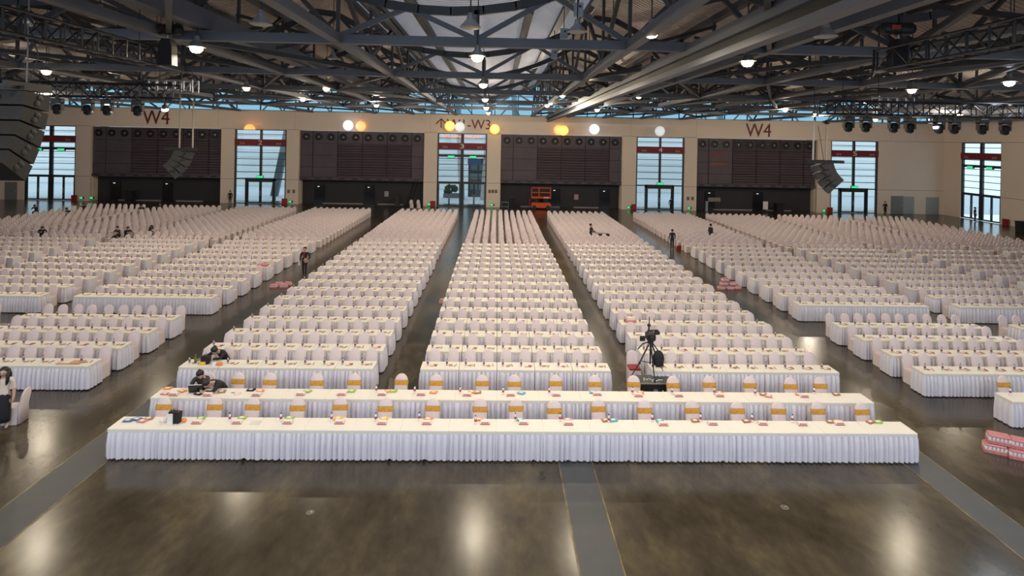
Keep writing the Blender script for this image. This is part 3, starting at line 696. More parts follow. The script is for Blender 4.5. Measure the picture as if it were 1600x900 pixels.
def line_array(p, n, w, h, dep, tilt0, dt, label, rot=0, col=(.007, .0065, .007)):
    t = thing('line_array_speaker', label, 'speaker', p, rot)
    obj('fly_frame', MB().box(-w / 2, w / 2, -dep / 2, dep / 2, .02, .12).box(-w / 2 + .1, -w / 2 + .16, -dep, dep * .7, .05, .2).box(w / 2 - .16, w / 2 - .1, -dep, dep * .7, .05, .2), BLACK, t)
    y = 0.0; z = 0.0; ang = tilt0
    CAB = mat('speaker_cabinet_%d' % (col[0] > .01), col, .6, noise=(5, .3)); SLOT = mat('speaker_slot', (.004, .004, .004), .5)
    for k in range(n):
        M = Matrix.Translation((0, y, z)) @ Matrix.Rotation(-ang, 4, 'X')
        b = MB().ext([(-dep / 2, -h * .90), (dep / 2, -h * 1.0), (dep / 2, -h * .02), (-dep / 2, -h * .10)], 'x', -w / 2, w / 2); b.xf(M)
        c = obj('cabinet', b, CAB, t)
        for s in (-1, 1):
            q = MB().ball((s * (w / 2 + .004), dep * .1, -h * .32), .012, .09, .06, 8).ball((s * (w / 2 + .004), dep * .02, -h * .68), .012, .08, .07, 8); q.xf(M); obj('side_handle', q, SLOT, c)
        q = MB().box(-w / 2 + .03, w / 2 - .03, dep / 2, dep / 2 + .02, -h * .94, -h * .08); q.xf(M); obj('grille', q, BLACK, c)
        q = MB().box(-.15, .15, -dep / 2 - .02, -dep / 2, -h * .65, -h * .35); q.xf(M); obj('connector_plate', q, SLOT, c)
        y -= math.sin(ang) * h * 1.0; z -= math.cos(ang) * h * 1.02; ang += dt
    return t
la = line_array((-10.6, 12.75, 8.85), 5, 1.25, .36, .72, .12, .11, 'large black line-array speaker stack at the left edge of the view')
obj('chain', MB().tube([(-.3, 0, .1), (-.3, 0, 4.0)], .016, 6), mat('dull_chain', (.2, .2, .21), .5, .5), la); obj('chain', MB().tube([(.3, .1, .1), (.32, .1, 1.5), (.32, .1, 4.0)], .016, 6), MATS['dull_chain'], la)
obj('chain_hook', MB().ball((.32, .1, 1.55), .1, .1, .12, 8), SILVER, la); obj('sling', MB().tube([(.3, .1, .1), (.55, .1, .8), (.32, .1, 1.5)], .012, 5), BLACK, la)
PALE = mat('pale_strap', (.50, .44, .36), .6)
p = ony(288, 236, 34); la = line_array((p.x, 34, p.z), 4, .9, .36, 1.0, .25, .2, 'dark hung speaker stack in front of the left dark bay', rot=-1.15, col=(.04, .036, .034))
for s, tp in ((-.25, 3.0), (.42, 2.9)): obj('strap', MB().tube([(0, s, .1), (0, s, tp)], .05, 6), PALE, la); obj('cable', MB().tube([(0, s, tp), (0, s, deck_z(p.x) - p.z - .02)], .014, 5), BLACK, la)
p = ony(1284, 256, 30); la = line_array((p.x, 30, p.z), 4, .9, .34, 1.0, .25, .18, 'dark hung speaker stack beside gate five', rot=1.15, col=(.04, .036, .034))
obj('strap', MB().tube([(0, .42, .1), (0, .40, 2.3)], .045, 6), mat('white_strap', (.7, .7, .68), .5), la)
obj('cable', MB().tube([(0, .40, 2.3), (0, .40, deck_z(p.x) - p.z - .02)], .014, 5), BLACK, la); obj('strap', MB().tube([(0, -.18, .1), (0, -.2, 2.2)], .05, 6), PALE, la); obj('sling', MB().tube([(0, -.1, .1), (0, .2, 2.0)], .014, 5), BLACK, la); obj('chain_hook', MB().ball((0, -.2, 2.2), .15, .15, .12, 8), BLACK, la)
# grey wall boxes (heaters) up in the roof right of centre
for k, (px, py) in enumerate(((904, 15), (881, 53), (866, 85))):
    p = ony(px, py, 16 + 4 * k); t = thing('roof_speaker_box', 'small grey box hanging in the roof right of centre, %s from the top' % ORD[k], 'box', p, 0, 'grey boxes in the roof')
    obj('case', MB().box(-.12, .12, -.1, .1, -.18, .18), mat('grey_case', (.30, .34, .38), .5), t); obj('port', MB().lathe([(.04, 0), (.04, .01)], (.0, 0, 0), 8).xf(Matrix.Translation((.03, -.1, .07)) @ Matrix.Rotation(math.pi / 2, 4, 'X')), BLACK, t)
    obj('hanger', MB().tube([(0, 0, .18), (0, 0, 1.0)], .015, 5), BLACK, t)

exec_parts = True

# ================================================================== FURNITURE
TW, TD, TH = 1.2, .62, .75                  # one banquet table
def skirt_mb(end, rng, cols=20, w=TW, d=TD, low=False):
    """pleated skirt round one table; local origin at the middle of the table on the floor; end: 'l','m','r','b'"""
    mb = MB(); g = .004
    x0, x1, y0, y1 = -w / 2 + g, w / 2 - g, -d / 2, d / 2
    path = []
    def run(p, q, k, nrm):
        for i in range(k):
            t = i / k
            path.append((p[0] + (q[0] - p[0]) * t, p[1] + (q[1] - p[1]) * t, nrm))
    if low:
        path.append((x0, y1, (0, 1)))
        run((x0, y0), (x1, y0), 9, (0, -1)); path.append((x1, y0, (0, -1))); path.append((x1, y1, (0, 1))); path.append((x0, y1, (0, 1)))
    else:
        run((x0, y1), (x0, y0), cols * 2 if end in 'lb' else 1, (-1, 0) if end in 'lb' else (0, 0))
        run((x0, y0), (x1, y0), cols * 4, (0, -1))
        run((x1, y0), (x1, y1), cols * 2 if end in 'rb' else 1, (1, 0) if end in 'rb' else (0, 0))
        path.append((x1, y1, (0, 0))); path.append((x0, y1, (0, 0)))
    n = len(path); rows = [(TH - .075, .006), (TH - .15, .045), (.30, .075), (.012, .07)] if not low else [(TH - .05, .0), (.012, .03)]
    ph = rng.random() * 6; vs = []; amp = []; jit = []; a = ph; rate = .7; last = 0; fa = 1
    for i in range(n):
        a += rate
        if int(a / (2 * math.pi)) != last: last = int(a / (2 * math.pi)); rate = .45 + .6 * rng.random(); fa = .55 + .6 * rng.random()
        amp.append(fa * (-1.1 + 1.7 * abs(math.sin(a / 2)) ** .6) * (.9 + .2 * rng.random())); jit.append(rng.random())
    hump = rng.random() < .35; hx = rng.randint(0, n - 1)
    for z, o in rows:
        for i, (x, y, nr) in enumerate(path):
            k = o * (.55 + amp[i]); zz = z
            if z < .1:
                zz = z + .022 * (.5 + .5 * amp[i]) + .015 * jit[i]
                if hump and abs(i - hx) < 3: zz += .04
            px = x + nr[0] * k; py = y + nr[1] * k
            vs.append((px, py, zz))
    fs = []
    for r in range(len(rows) - 1):
        for i in range(n - 1): fs.append((r * n + i, r * n + i + 1, (r + 1) * n + i + 1, (r + 1) * n + i))
    mb.add(vs, fs); return mb
def cloth_mb(end, w=TW, d=TD):
    mb = MB(); g = .003; ox = .012
    l = -w / 2 - (ox if end in 'lb' else -g); r = w / 2 + (ox if end in 'rb' else -g)
    mb.bbox(l, r, -d / 2 - ox, d / 2 + ox * .5, TH - .085, TH, .012)
    return mb
rngm = random.Random(3)
SK, CLT = {}, {}
for e in 'lmr':
    SK[e] = [skirt_mb(e, rngm).mesh('skirt', SKIRT, fix=False) for _ in range(5 if e == 'm' else 3)]
    CLT[e] = cloth_mb(e).mesh('tabletop_cloth', CLOTH)
for L_ in SK.values():
    for me in L_: me.polygons.foreach_set('use_smooth', [True] * len(me.polygons))
SKL = skirt_mb('m', random.Random(5), low=True)
CLL = MB().box(-TW / 2 + .003, TW / 2 - .003, -TD / 2, TD / 2, TH - .06, TH)
def add_table(x, y, end, label, group):
    t = thing('banquet_table', label, 'table', (x, y, 0), 0, group)
    c = link('tabletop_cloth', CLT[end], t); s = link('skirt', random.choice(SK[end]), t)
    return t

# chair: local origin on the floor under the seat, facing -Y
def back_mb(hi=True):
    out = []
    for s in (1, -1):
        pts = [(.205, .02), (.195, .46), (.195, .74)] + [(.195 * math.cos(a), .74 + .20 * math.sin(a)) for a in ([.5, .95, 1.3] if hi else [.8])]
        pts = [(s * x, z) for x, z in pts]
        out += pts if s == 1 else [(0, .94)] + pts[::-1]
    mb = MB(); n = len(out)
    yy = lambda z: .19 + max(0, z - .45) * .20
    vs = []
    for dy, ins in ((-.035, .02), (-.018, 0), (.018, 0), (.035, .02)):
        for x, z in out:
            k = 1 - ins / .2
            zz = z if z < .5 else .5 + (z - .5) * (1 - ins / .45)
            vs.append((x * k, yy(zz) + dy, zz))
    fs = [tuple(range(n)), tuple(range(4 * n - 1, 3 * n - 1, -1))]
    for r in range(3):
        for i in range(n): fs.append((r * n + i, (r + 1) * n + i, (r + 1) * n + (i + 1) % n, r * n + (i + 1) % n))
    mb.add(vs, fs); return mb
def seat_mb():
    mb = MB()
    def ring(z, a, y0, y1, r): return [(-a + r, y0, z), (a - r, y0, z), (a, y0 + r, z), (a, y1, z), (-a, y1, z), (-a, y0 + r, z)]
    vs = ring(.01, .215, -.25, .15, .03) + ring(.42, .195, -.235, .16, .03) + ring(.465, .185, -.22, .165, .03)
    fs = [(12, 13, 14, 15, 16, 17)]
    for k in (0, 6):
        for i in range(6): fs.append((k + i, k + (i + 1) % 6, k + 6 + (i + 1) % 6, k + 6 + i))
    mb.add(vs, fs); return mb
def sash_mb(dz=0):
    mb = MB(); z0, z1 = .62 + dz, .765 + dz
    ys = lambda z: .19 + (z - .45) * .2
    vs = []
    for z in (z0, (z0 + z1) / 2, z1):
        e = .008 if z not in (z0, z1) else .004
        h = .2 + e if z < .77 else .2
        c = ys(z); o = .035 + e
        vs += [(-h, c - o * .5, z), (-h + .03, c - o, z), (h - .03, c - o, z), (h, c - o * .5, z), (h, c + o * .5, z), (h - .03, c + o, z), (-h + .03, c + o, z), (-h, c + o * .5, z)]
    fs = []
    for r in (0, 8):
        for i in range(8): fs.append((r + i, r + (i + 1) % 8, r + 8 + (i + 1) % 8, r + 8 + i))
    mb.add(vs, fs)
    k = len(mb.v); mb.ball((0, .27 + dz, .69 + dz), .09, .03, .05, 8); return mb
BACK = back_mb().mesh('backrest_cover', CHAIRM, smooth=True); SEAT = seat_mb().mesh('seat_cover', CHAIRM)
SASH = [sash_mb(d).mesh('sash', GOLD) for d in (-.01, .0, .015)]
def add_chair(x, y, label, group, sash=False, rz=0.0):
    t = thing('banquet_chair', label, 'chair', (x, y, 0), rz, group)
    link('backrest_cover', BACK, t); link('seat_cover', SEAT, t)
    if sash: link('sash', random.choice(SASH), t)['label'] = 'gold satin sash'
    return t

# small things laid out on the tables
def bottle_mb():
    mb = MB(); mb.lathe([(.03, 0), (.032, .02), (.032, .06)], n=7, mi=0); mb.lathe([(.033, .06), (.033, .12)], n=7, mi=1)
    mb.lathe([(.032, .12), (.03, .15), (.012, .185), (.012, .19)], n=7, mi=0); mb.lathe([(.015, .19), (.015, .215)], n=7, mi=2); return mb
BOT = bottle_mb().mesh('water_bottle', [PLAST, mat('bottle_label', (.22, .05, .06), .5), mat('bottle_cap', (.04, .03, .05), .4)], True)
def booklet_mb():
    mb = MB(); mb.box(-.10, .10, -.075, .075, 0, .012, 0); mb.box(-.10, .02, -.06, .06, .012, .016, 1); mb.box(.03, .09, -.055, .05, .012, .015, 2)
    mb.bar((.06, -.12, .012), (.15, .05, .012), .012, .012, 3); return mb
BOOK = [booklet_mb().mesh('programme_booklet', ms) for ms in ([PINKB, BROWN, PAPER, CLB], [BROWN, PINKB, REDM, CLB], [PAPER, BROWN, mat('olive_print', (.35, .33, .12), .5), CLB])]
BOOKC = ['pink', 'brown', 'white']

# ---------------------------------------------------------------- layout of the blocks
ROW0, PITCH = 18.85, 1.545                  # rear edge of the first row, row spacing
BLOCKS = [('centre', -2.28, 5, range(0, 15)), ('inner left', -9.8, 5, range(0, 15)), ('inner right', 5.1, 5, range(0, 15)),
          ('middle left front', -18.6, 5, range(0, 4)), ('middle right front', 13.95, 5, range(0, 4)),
          ('middle left rear', -18.6, 5, range(5, 15)), ('middle right rear', 13.95, 5, range(5, 15)),
          ('outer left front', -26.1, 5, range(0, 4)), ('outer right front', 21.45, 5, range(0, 4)),
          ('outer left rear', -26.1, 5, range(5, 15)), ('outer right rear', 21.45, 5, range(5, 15)),
          ('far left', -33.6, 5, range(5, 15)), ('far right', 28.95, 5, range(5, 15)), ('farthest left', -41.1, 5, range(5, 15)), ('farthest right', 36.45, 5, range(5, 15))]
tables, chairs, places = [], [], []
for bn, bx, nt, rows in BLOCKS:
    for ri, k in enumerate(rows):
        yr = ROW0 + PITCH * k; yc = yr - TD / 2
        for i in range(nt):
            x = bx + .6 + 1.205 * i
            if in_view(x, yc, 2.0): tables.append((x, yc, 'l' if i == 0 else 'r' if i == nt - 1 else 'm', bn, ri, i))
        for c in range(10):
            x = bx + .32 + .602 * c
            if in_view(x, yr + .4, 1.6): chairs.append((x + random.uniform(-.03, .03), yr + .37 + random.uniform(-.03, .03), bn + ' block', ri, c, random.uniform(-.05, .05), ''))
            if in_view(x, yr - .3, 1.0): places.append((x, yr - .3, bn, ri, c))
seen_blocks = {}
for bn, bx in (('centre', -2.28), ('inner left', -9.8), ('inner right', 5.1), ('middle left', -18.6), ('middle right', 13.95), ('outer left', -26.1), ('outer right', 21.45),
               ('far left', -33.6), ('far right', 28.95), ('farthest left', -41.1), ('farthest right', 36.45)):
    for r in range(18):
        y = 42.3 + .955 * r
        for c in range(10):
            if bn == 'farthest right' and bx + .6 * c > 42.3: continue
            x = bx + .32 + .602 * c
            if in_view(x, y, 1.6): chairs.append((x + random.uniform(-.02, .02), y + random.uniform(-.03, .03), bn + ' chair block', r, c, random.uniform(-.05, .05), ''))
tables.sort(key=lambda t: math.hypot(t[0], t[1])); chairs.sort(key=lambda t: math.hypot(t[0], t[1])); places.sort(key=lambda t: math.hypot(t[0], t[1]))

# people sit on / stand at some of the seats: leave those chairs out
SEATS = [(65, 358, 42.4), (186, 357, 42.6), (198, 357, 42.6), (235, 350, 42.9), (222, 324, 56.0), (130, 324, 56.4), (110, 327, 53.0), (57, 332, 55), (252, 321, 57.6)]
SKIPCH = [(4.75, 19.2), (7.45, 44.9), (7.9, 44.9), (8.35, 44.7), (8.75, 44.9), (8.35, 45.2), (17.3, 45.9)] + [(ony(a, b, c).x, c) for a, b, c in SEATS]
# the two long front rows
FT = []
for rn, y0, xl in (('front', 14.38, -9.42), ('second', 16.10, -9.40)):
    for i in range(17):
        e = 'l' if i == 0 else 'r' if i == 16 else 'm'
        add_table(xl + .6 + 1.19 * i, y0 + TD / 2, e, 'white skirted table, %s from left in the %s long row' % (ORD[i], 'foremost' if rn == 'front' else 'second'), 'tables of the two long front rows')
NT = 300 - 34 - 1
for x, y, e, bn, ri, i in tables[:NT]:
    add_table(x, y, e, 'white skirted table, %s from left in %s row from front, %s block' % (ORD[i], ORD[ri], bn), 'block tables')
wing = add_table(15.62, 16.55, 'l', 'white skirted table alone at the right edge of the photo', 'block tables')
def merged(name, items, src, mats, parent=None):
    """one mesh of many placed copies (x, y, z, rz) of the collected shapes"""
    sv = np.array(src.v); n = len(sv); V = np.empty((len(items) * n, 3))
    for k, (x, y, z, r) in enumerate(items):
        c, s = math.cos(r), math.sin(r); V[k * n:(k + 1) * n] = np.stack([sv[:, 0] * c - sv[:, 1] * s + x, sv[:, 0] * s + sv[:, 1] * c + y, sv[:, 2] + z], 1)
    F = []; MI = src.m * len(items)
    for k in range(len(items)):
        o = k * n; F += [tuple(i + o for i in f) for f in src.f]
    me = D.meshes.new(name); me.from_pydata(V.tolist(), [], F)
    for m in mats: me.materials.append(m)
    me.polygons.foreach_set('material_index', MI); me.update()
    return link(name, me, parent)
def fixed(mb):
    me = mb.mesh('tmp', CLOTH); mb.v = [tuple(v.co) for v in me.vertices]; mb.f = [tuple(p.vertices) for p in me.polygons]; D.meshes.remove(me); return mb
rest = tables[NT:]
o = merged('banquet_tables_far', [(x, y, 0, 0) for x, y, *_ in rest], fixed(CLL), [CLOTH]); o.name = 'far_table_tops'
tag(o, 'white table tops of the many rows far back in the side blocks', 'tables', None, 'stuff')
skl = SKL
o = merged('far_table_skirts', [(x, y, 0, 0) for x, y, *_ in rest], skl, [SKIRT], o); o['kind'] = 'stuff'

# gold-sashed chairs of the two long rows
for rn, pxs, z, yb in (('foremost', (258, 337, 395, 466, 532, 603, 676, 750, 807, 866, 936, 1008, 1082, 1152, 1215, 1279, 1347), 624, 15.42),
                       ('second', (372, 422, 496, 554, 627, 682, 754, 804, 868, 930, 990, 1052, 1109, 1172, 1234, 1282), 588, 17.08)):
    for i, px in enumerate(pxs):
        p = ony(px, z, yb + .27)
        add_chair(p.x, yb + random.uniform(-.02, .05), 'white chair with gold sash, %s from left behind the %s long table row' % (ORD[i], rn), 'gold-sashed chairs', True, random.uniform(-.04, .04))
add_chair(15.95, 17.35, 'white chair with gold sash behind the lone table at the right edge', 'gold-sashed chairs', True)
def chair_label(bn, r, c): return 'white covered chair, %s from left in %s row from front, %s' % (ORD[c], ORD[r], bn)
ch = [c for c in chairs if all(math.hypot(c[0] - a, c[1] - b) > .45 for a, b in SKIPCH)]
NC = 300
for x, y, bn, r, c, rz, _ in ch[:NC]: add_chair(x, y, chair_label(bn, r, c), 'white covered chairs in the blocks', False, rz)
low = back_mb(False); s_ = seat_mb(); low.add(s_.v, s_.f); low = fixed(low)
o = merged('far_covered_chairs', [(x, y, 0, rz) for x, y, bn, r, c, rz, _ in ch[NC:]], low, [CHAIRM])
tag(o, 'thousands of white covered chairs in the rear rows of all blocks', 'chairs', None, 'stuff')
for k, px in enumerate((643, 654)):
    p = ony(px, 318, 67.0); add_chair(p.x, 67.0, 'white covered chair standing alone before the second dark bay, %s' % ('left one' if k == 0 else 'right one'), 'stray chairs', False, .3)

# block place settings: bottle and booklet at every seat
nb = 0
for x, y, bn, r, c in places[:300]:
    w_ = random.randrange(3)
    z = TH + .001
    o = link('water_bottle', BOT, None, (x - .13 + random.uniform(-.02, .02), y - .02, z)); tag(o, 'small bottle at %s seat from left, %s row from front, %s block' % (ORD[c], ORD[r], bn), 'bottle', 'water bottles on the block tables')
    o = link('programme_booklet', BOOK[w_], None, (x + .05 + random.uniform(-.02, .02), y - .02, z), random.uniform(.0, .7)); tag(o, '%s booklet at %s seat from left, %s row from front, %s block' % (BOOKC[w_], ORD[c], ORD[r], bn), 'booklet', 'booklets on the block tables')
far = places[300:]
bsrc = fixed(bottle_mb()); o = merged('far_bottles', [(x - .13, y, TH + .001, 0) for x, y, *_ in far], bsrc, [PLAST, MATS['bottle_label'], MATS['bottle_cap']]); tag(o, 'small bottles on the far table rows', 'bottles', None, 'stuff')
ksrc = fixed(booklet_mb()); o = merged('far_booklets', [(x + .05, y, TH + .001, .4) for x, y, *_ in far], ksrc, [BROWN, PINKB, PAPER, CLB]); tag(o, 'booklets on the far table rows', 'booklets', None, 'stuff')

# ---------------------------------------------------------------- the front rows' own settings
def pink_box():
    mb = MB(); mb.bbox(-.12, .12, -.06, .06, 0, .075, .01, 0); mb.box(-.121, .121, -.063, -.058, 0, .02, 2)
    for k in range(4): mb.box(-.085 + k * .045, -.055 + k * .045, -.063, -.058, .034, .066, 1)
    mb.box(-.10, .10, -.03, .035, .074, .078, 3)
    return mb
PBOX = pink_box().mesh('tissue_box', [PINKB, REDM, mat('dark_red_band', (.30, .05, .05), .5), PAPER])
def packet():
    mb = MB(); mb.ext([(-.1, -.07), (.1, -.07), (.12, .07), (-.08, .07)], 'z', 0, .035); mb.box(-.05, .05, -.04, .03, .035, .042, 1); return mb
PK = {k: packet().mesh('snack_packet', [m, PAPER]) for k, m in (('green', GREENP), ('yellow', YELP), ('orange', ORGP), ('teal', TEAL), ('brown', BROWN), ('blue', BLUE), ('pink', PINK), ('black', CLB))}
WB = bottle_mb().mesh('water_bottle', [WATERB, REDM, BLACK], True)
ROWS = {'foremost': [
  (308, 661, 'b'), (313, 655, 'green'), (371, 661, 'b'), (359, 658, 'w'), (378, 654, 'green'), (450, 661, 'b'), (439, 658, 'w'), (452, 654, 'green'), (531, 661, 'b'), (518, 658, 'w'), (529, 653, 'yellow'),
  (597, 662, 'b'), (587, 658, 'w'), (600, 654, 'yellow'), (667, 662, 'b'), (655, 657, 'w'), (669, 654, 'orange'), (758, 662, 'b'), (743, 662, 'w'), (748, 654, 'orange'), (818, 662, 'b'), (805, 658, 'w'), (812, 655, 'teal'),
  (888, 663, 'b'), (875, 658, 'w'), (886, 655, 'pink'), (951, 660, 'w'), (945, 656, 'brown'), (957, 655, 'teal'), (1036, 664, 'b'), (1019, 659, 'w'), (1029, 656, 'teal'), (1113, 663, 'b'), (1094, 658, 'w'), (1084, 656, 'brown'),
  (1191, 663, 'b'), (1174, 658, 'w'), (1163, 656, 'brown'), (1253, 664, 'b'), (1238, 660, 'w'), (1311, 663, 'b'), (1296, 659, 'brown'), (1304, 656, 'yellow'), (1359, 660, 'brown'), (1371, 660, 'green'), (222, 659, 'pink'), (232, 655, 'brown'), (200, 658, 'blue'), (214, 656, 'blue')],
 'second': [(262, 607.5, 'orange'), (272, 617.5, 'b'), (284, 612, 'orange'), (258, 616, 'pink'), (325, 618, 'b'), (310, 616, 'black'), (346, 613, 'brown'), (401, 618, 'b'), (392, 610, 'black'), (406, 612, 'orange'), (470, 617, 'b'), (480, 612, 'green'), (534, 617, 'b'), (549, 612, 'green'),
  (597, 617, 'b'), (588, 613, 'w'), (606, 612, 'orange'), (614, 612, 'green'), (658, 617, 'b'), (648, 614, 'w'), (677, 614, 'orange'), (730, 618, 'b'), (719, 615, 'w'), (737, 613, 'orange'), (746, 614, 'brown'), (798, 618, 'b'), (786, 616, 'w'), (814, 615, 'teal'),
  (869, 618, 'b'), (858, 616, 'w'), (933, 617, 'b'), (926, 614, 'teal'), (997, 619, 'b'), (988, 616, 'w'), (1000, 614, 'orange'), (1060, 619, 'b'), (1050, 616, 'w'), (1124, 619, 'b'), (1116, 616, 'w'), (1122, 613, 'orange'), (1180, 618, 'w'), (1192, 617, 'brown'), (1200, 620, 'pink'), (1256, 620, 'b'), (1248, 617, 'pink'), (1266, 611, 'w'), (1306, 617, 'brown')]}
NM = {'b': ('tissue_box', 'pink printed box', 'box', 'pink boxes on the long rows'), 'w': ('water_bottle', 'small white bottle', 'bottle', 'bottles on the long rows')}
for rn, its in ROWS.items():
    cnt = {}
    its = sorted(its)
    for px, py, k in its:
        cnt[k] = cnt.get(k, 0) + 1
        p = onz(px, py, TH)
        y0, y1 = (14.46, 14.94) if rn == 'foremost' else (16.18, 16.64)
        p.y = min(max(p.y, y0), y1); p.z = TH + .001
        nm, ds, ct, gp = NM.get(k, ('snack_packet' if k in ('green', 'yellow', 'orange', 'pink') else 'leaflet', '%s %s' % (k, 'snack packet' if k in ('green', 'yellow', 'orange', 'pink') else 'leaflet'), 'packet' if k in ('green', 'yellow', 'orange', 'pink') else 'leaflet', 'packets on the long rows'))
        me = PBOX if k == 'b' else WB if k == 'w' else PK[k]
        o = link(nm, me, None, p, 0 if k == 'b' else random.uniform(-.5, .5))
        tag(o, '%s, %s such from left on the %s long table row' % (ds, ORD[cnt[k] - 1] if cnt[k] <= 20 else 'twenty-' + ORD[cnt[k] - 21], rn), ct, gp)
# bag with white card on the front row
p = onz(272, 660, TH); t = thing('gift_bag', 'black bag with a white card standing on the left of the front table', 'bag', (p.x, 14.7, TH))
obj('bag', MB().ext([(-.13, 0), (.15, 0), (.18, .27), (-.10, .3)], 'y', -.07, .07), CLB, t); obj('card', MB().box(-.12, .02, -.10, -.085, 0, .26), PAPER, t)
obj('handle', MB().tube([(-.05, 0, .28), (0, 0, .36), (.08, 0, .36), (.12, 0, .27)], .012, 6), BROWN, t)
for s, m_, lb in ((-.22, PINKB, 'small pink packet left of the black bag'), (.24, ORGP, 'small red packet right of the black bag'), (-.3, PAPER, 'crumpled pale wrapper left of the black bag')):
    o = obj('snack_packet', MB().ball((0, 0, .05), .07, .05, .06, 7), m_, None, (p.x + s, 14.72, TH)); tag(o, lb, 'packet')
p = onz(400, 660, TH); tag(obj('plastic_sheet', MB().box(-.13, .13, -.1, .1, 0, .006), mat('clear_folder', (.66, .65, .58), .15), None, (p.x, 14.72, TH + .001)), 'clear plastic folder on the front table, left part', 'folder')
p = onz(1555, 614, TH); o = link('water_bottle', WB, None, (15.35, 16.7, TH + .001)); tag(o, 'red and white bottle on the lone table at the right edge', 'bottle')
o = link('programme_booklet', BOOK[1], None, (15.95, 16.6, TH + .001), .6); tag(o, 'pile of red printed leaflets on the lone table at the right edge', 'booklet')
# newspapers on the middle left front row
p = onz(112, 566, TH); o = obj('newspaper_pile', MB().box(-.36, .36, -.17, .17, 0, .02, 0).box(-.30, .1, -.12, .14, .02, .028, 1).box(.02, .3, -.15, .1, .028, .034, 0), [mat('newsprint_orange', (.58, .33, .20), .6), PINKB], None, (p.x, 18.5, TH + .001)); tag(o, 'spread orange-brown printed papers on the front left block table', 'papers')
# boxes on the inner right rows
p = onz(978, 498, TH); o = obj('gift_pile', MB().bbox(-.25, .2, -.12, .12, 0, .1, .01, 0).bbox(-.18, .16, -.1, .1, .1, .2, .01, 1), [PINK, PINKB], None, (5.55, 23.2, TH + .001)); tag(o, 'red and pink packages piled on a table behind the tripod', 'packages')

# ================================================================== PEOPLE
def skin_body(name, J, E, R, root, regions, mats, parent, levels=1):
    """one continuous body: a skeleton of joints grown with the Skin modifier; faces take the material of the nearest bone"""
    keys = list(J); idx = {k: i for i, k in enumerate(keys)}
    me = D.meshes.new(name); me.from_pydata([J[k] for k in keys], [(idx[a], idx[b]) for a, b in E], [])
    o = D.objects.new(name, me); COL.objects.link(o)
    md = o.modifiers.new('skin', 'SKIN'); md.use_smooth_shade = True
    lay = me.skin_vertices[0].data if len(me.skin_vertices) else None
    for k in keys:
        r = R[k]; lay[idx[k]].radius = (r, r) if not isinstance(r, tuple) else r
        lay[idx[k]].use_root = (k == root)
    sb = o.modifiers.new('sub', 'SUBSURF'); sb.levels = levels; sb.render_levels = levels
    dg = bpy.context.evaluated_depsgraph_get(); dg.update()
    nm = D.meshes.new_from_object(o.evaluated_get(dg)); D.objects.remove(o); D.meshes.remove(me)
    nm.name = name
    nm.materials.clear()
    for m in mats: nm.materials.append(m)
    segs = [(Vector(J[a]), Vector(J[b]), regions(a, b)) for a, b in E]
    mi = []
    for p in nm.polygons:
        c = p.center; best = 1e9; bi = 0
        for a, b, rg in segs:
            d = b - a; t = max(0, min(1, (c - a).dot(d) / max(1e-9, d.length_squared))); q = (c - a - d * t).length
            if q < best: best, bi = q, rg
        mi.append(bi)
    nm.polygons.foreach_set('material_index', mi); nm.polygons.foreach_set('use_smooth', [True] * len(mi)); nm.update()
    return link(name, nm, parent)

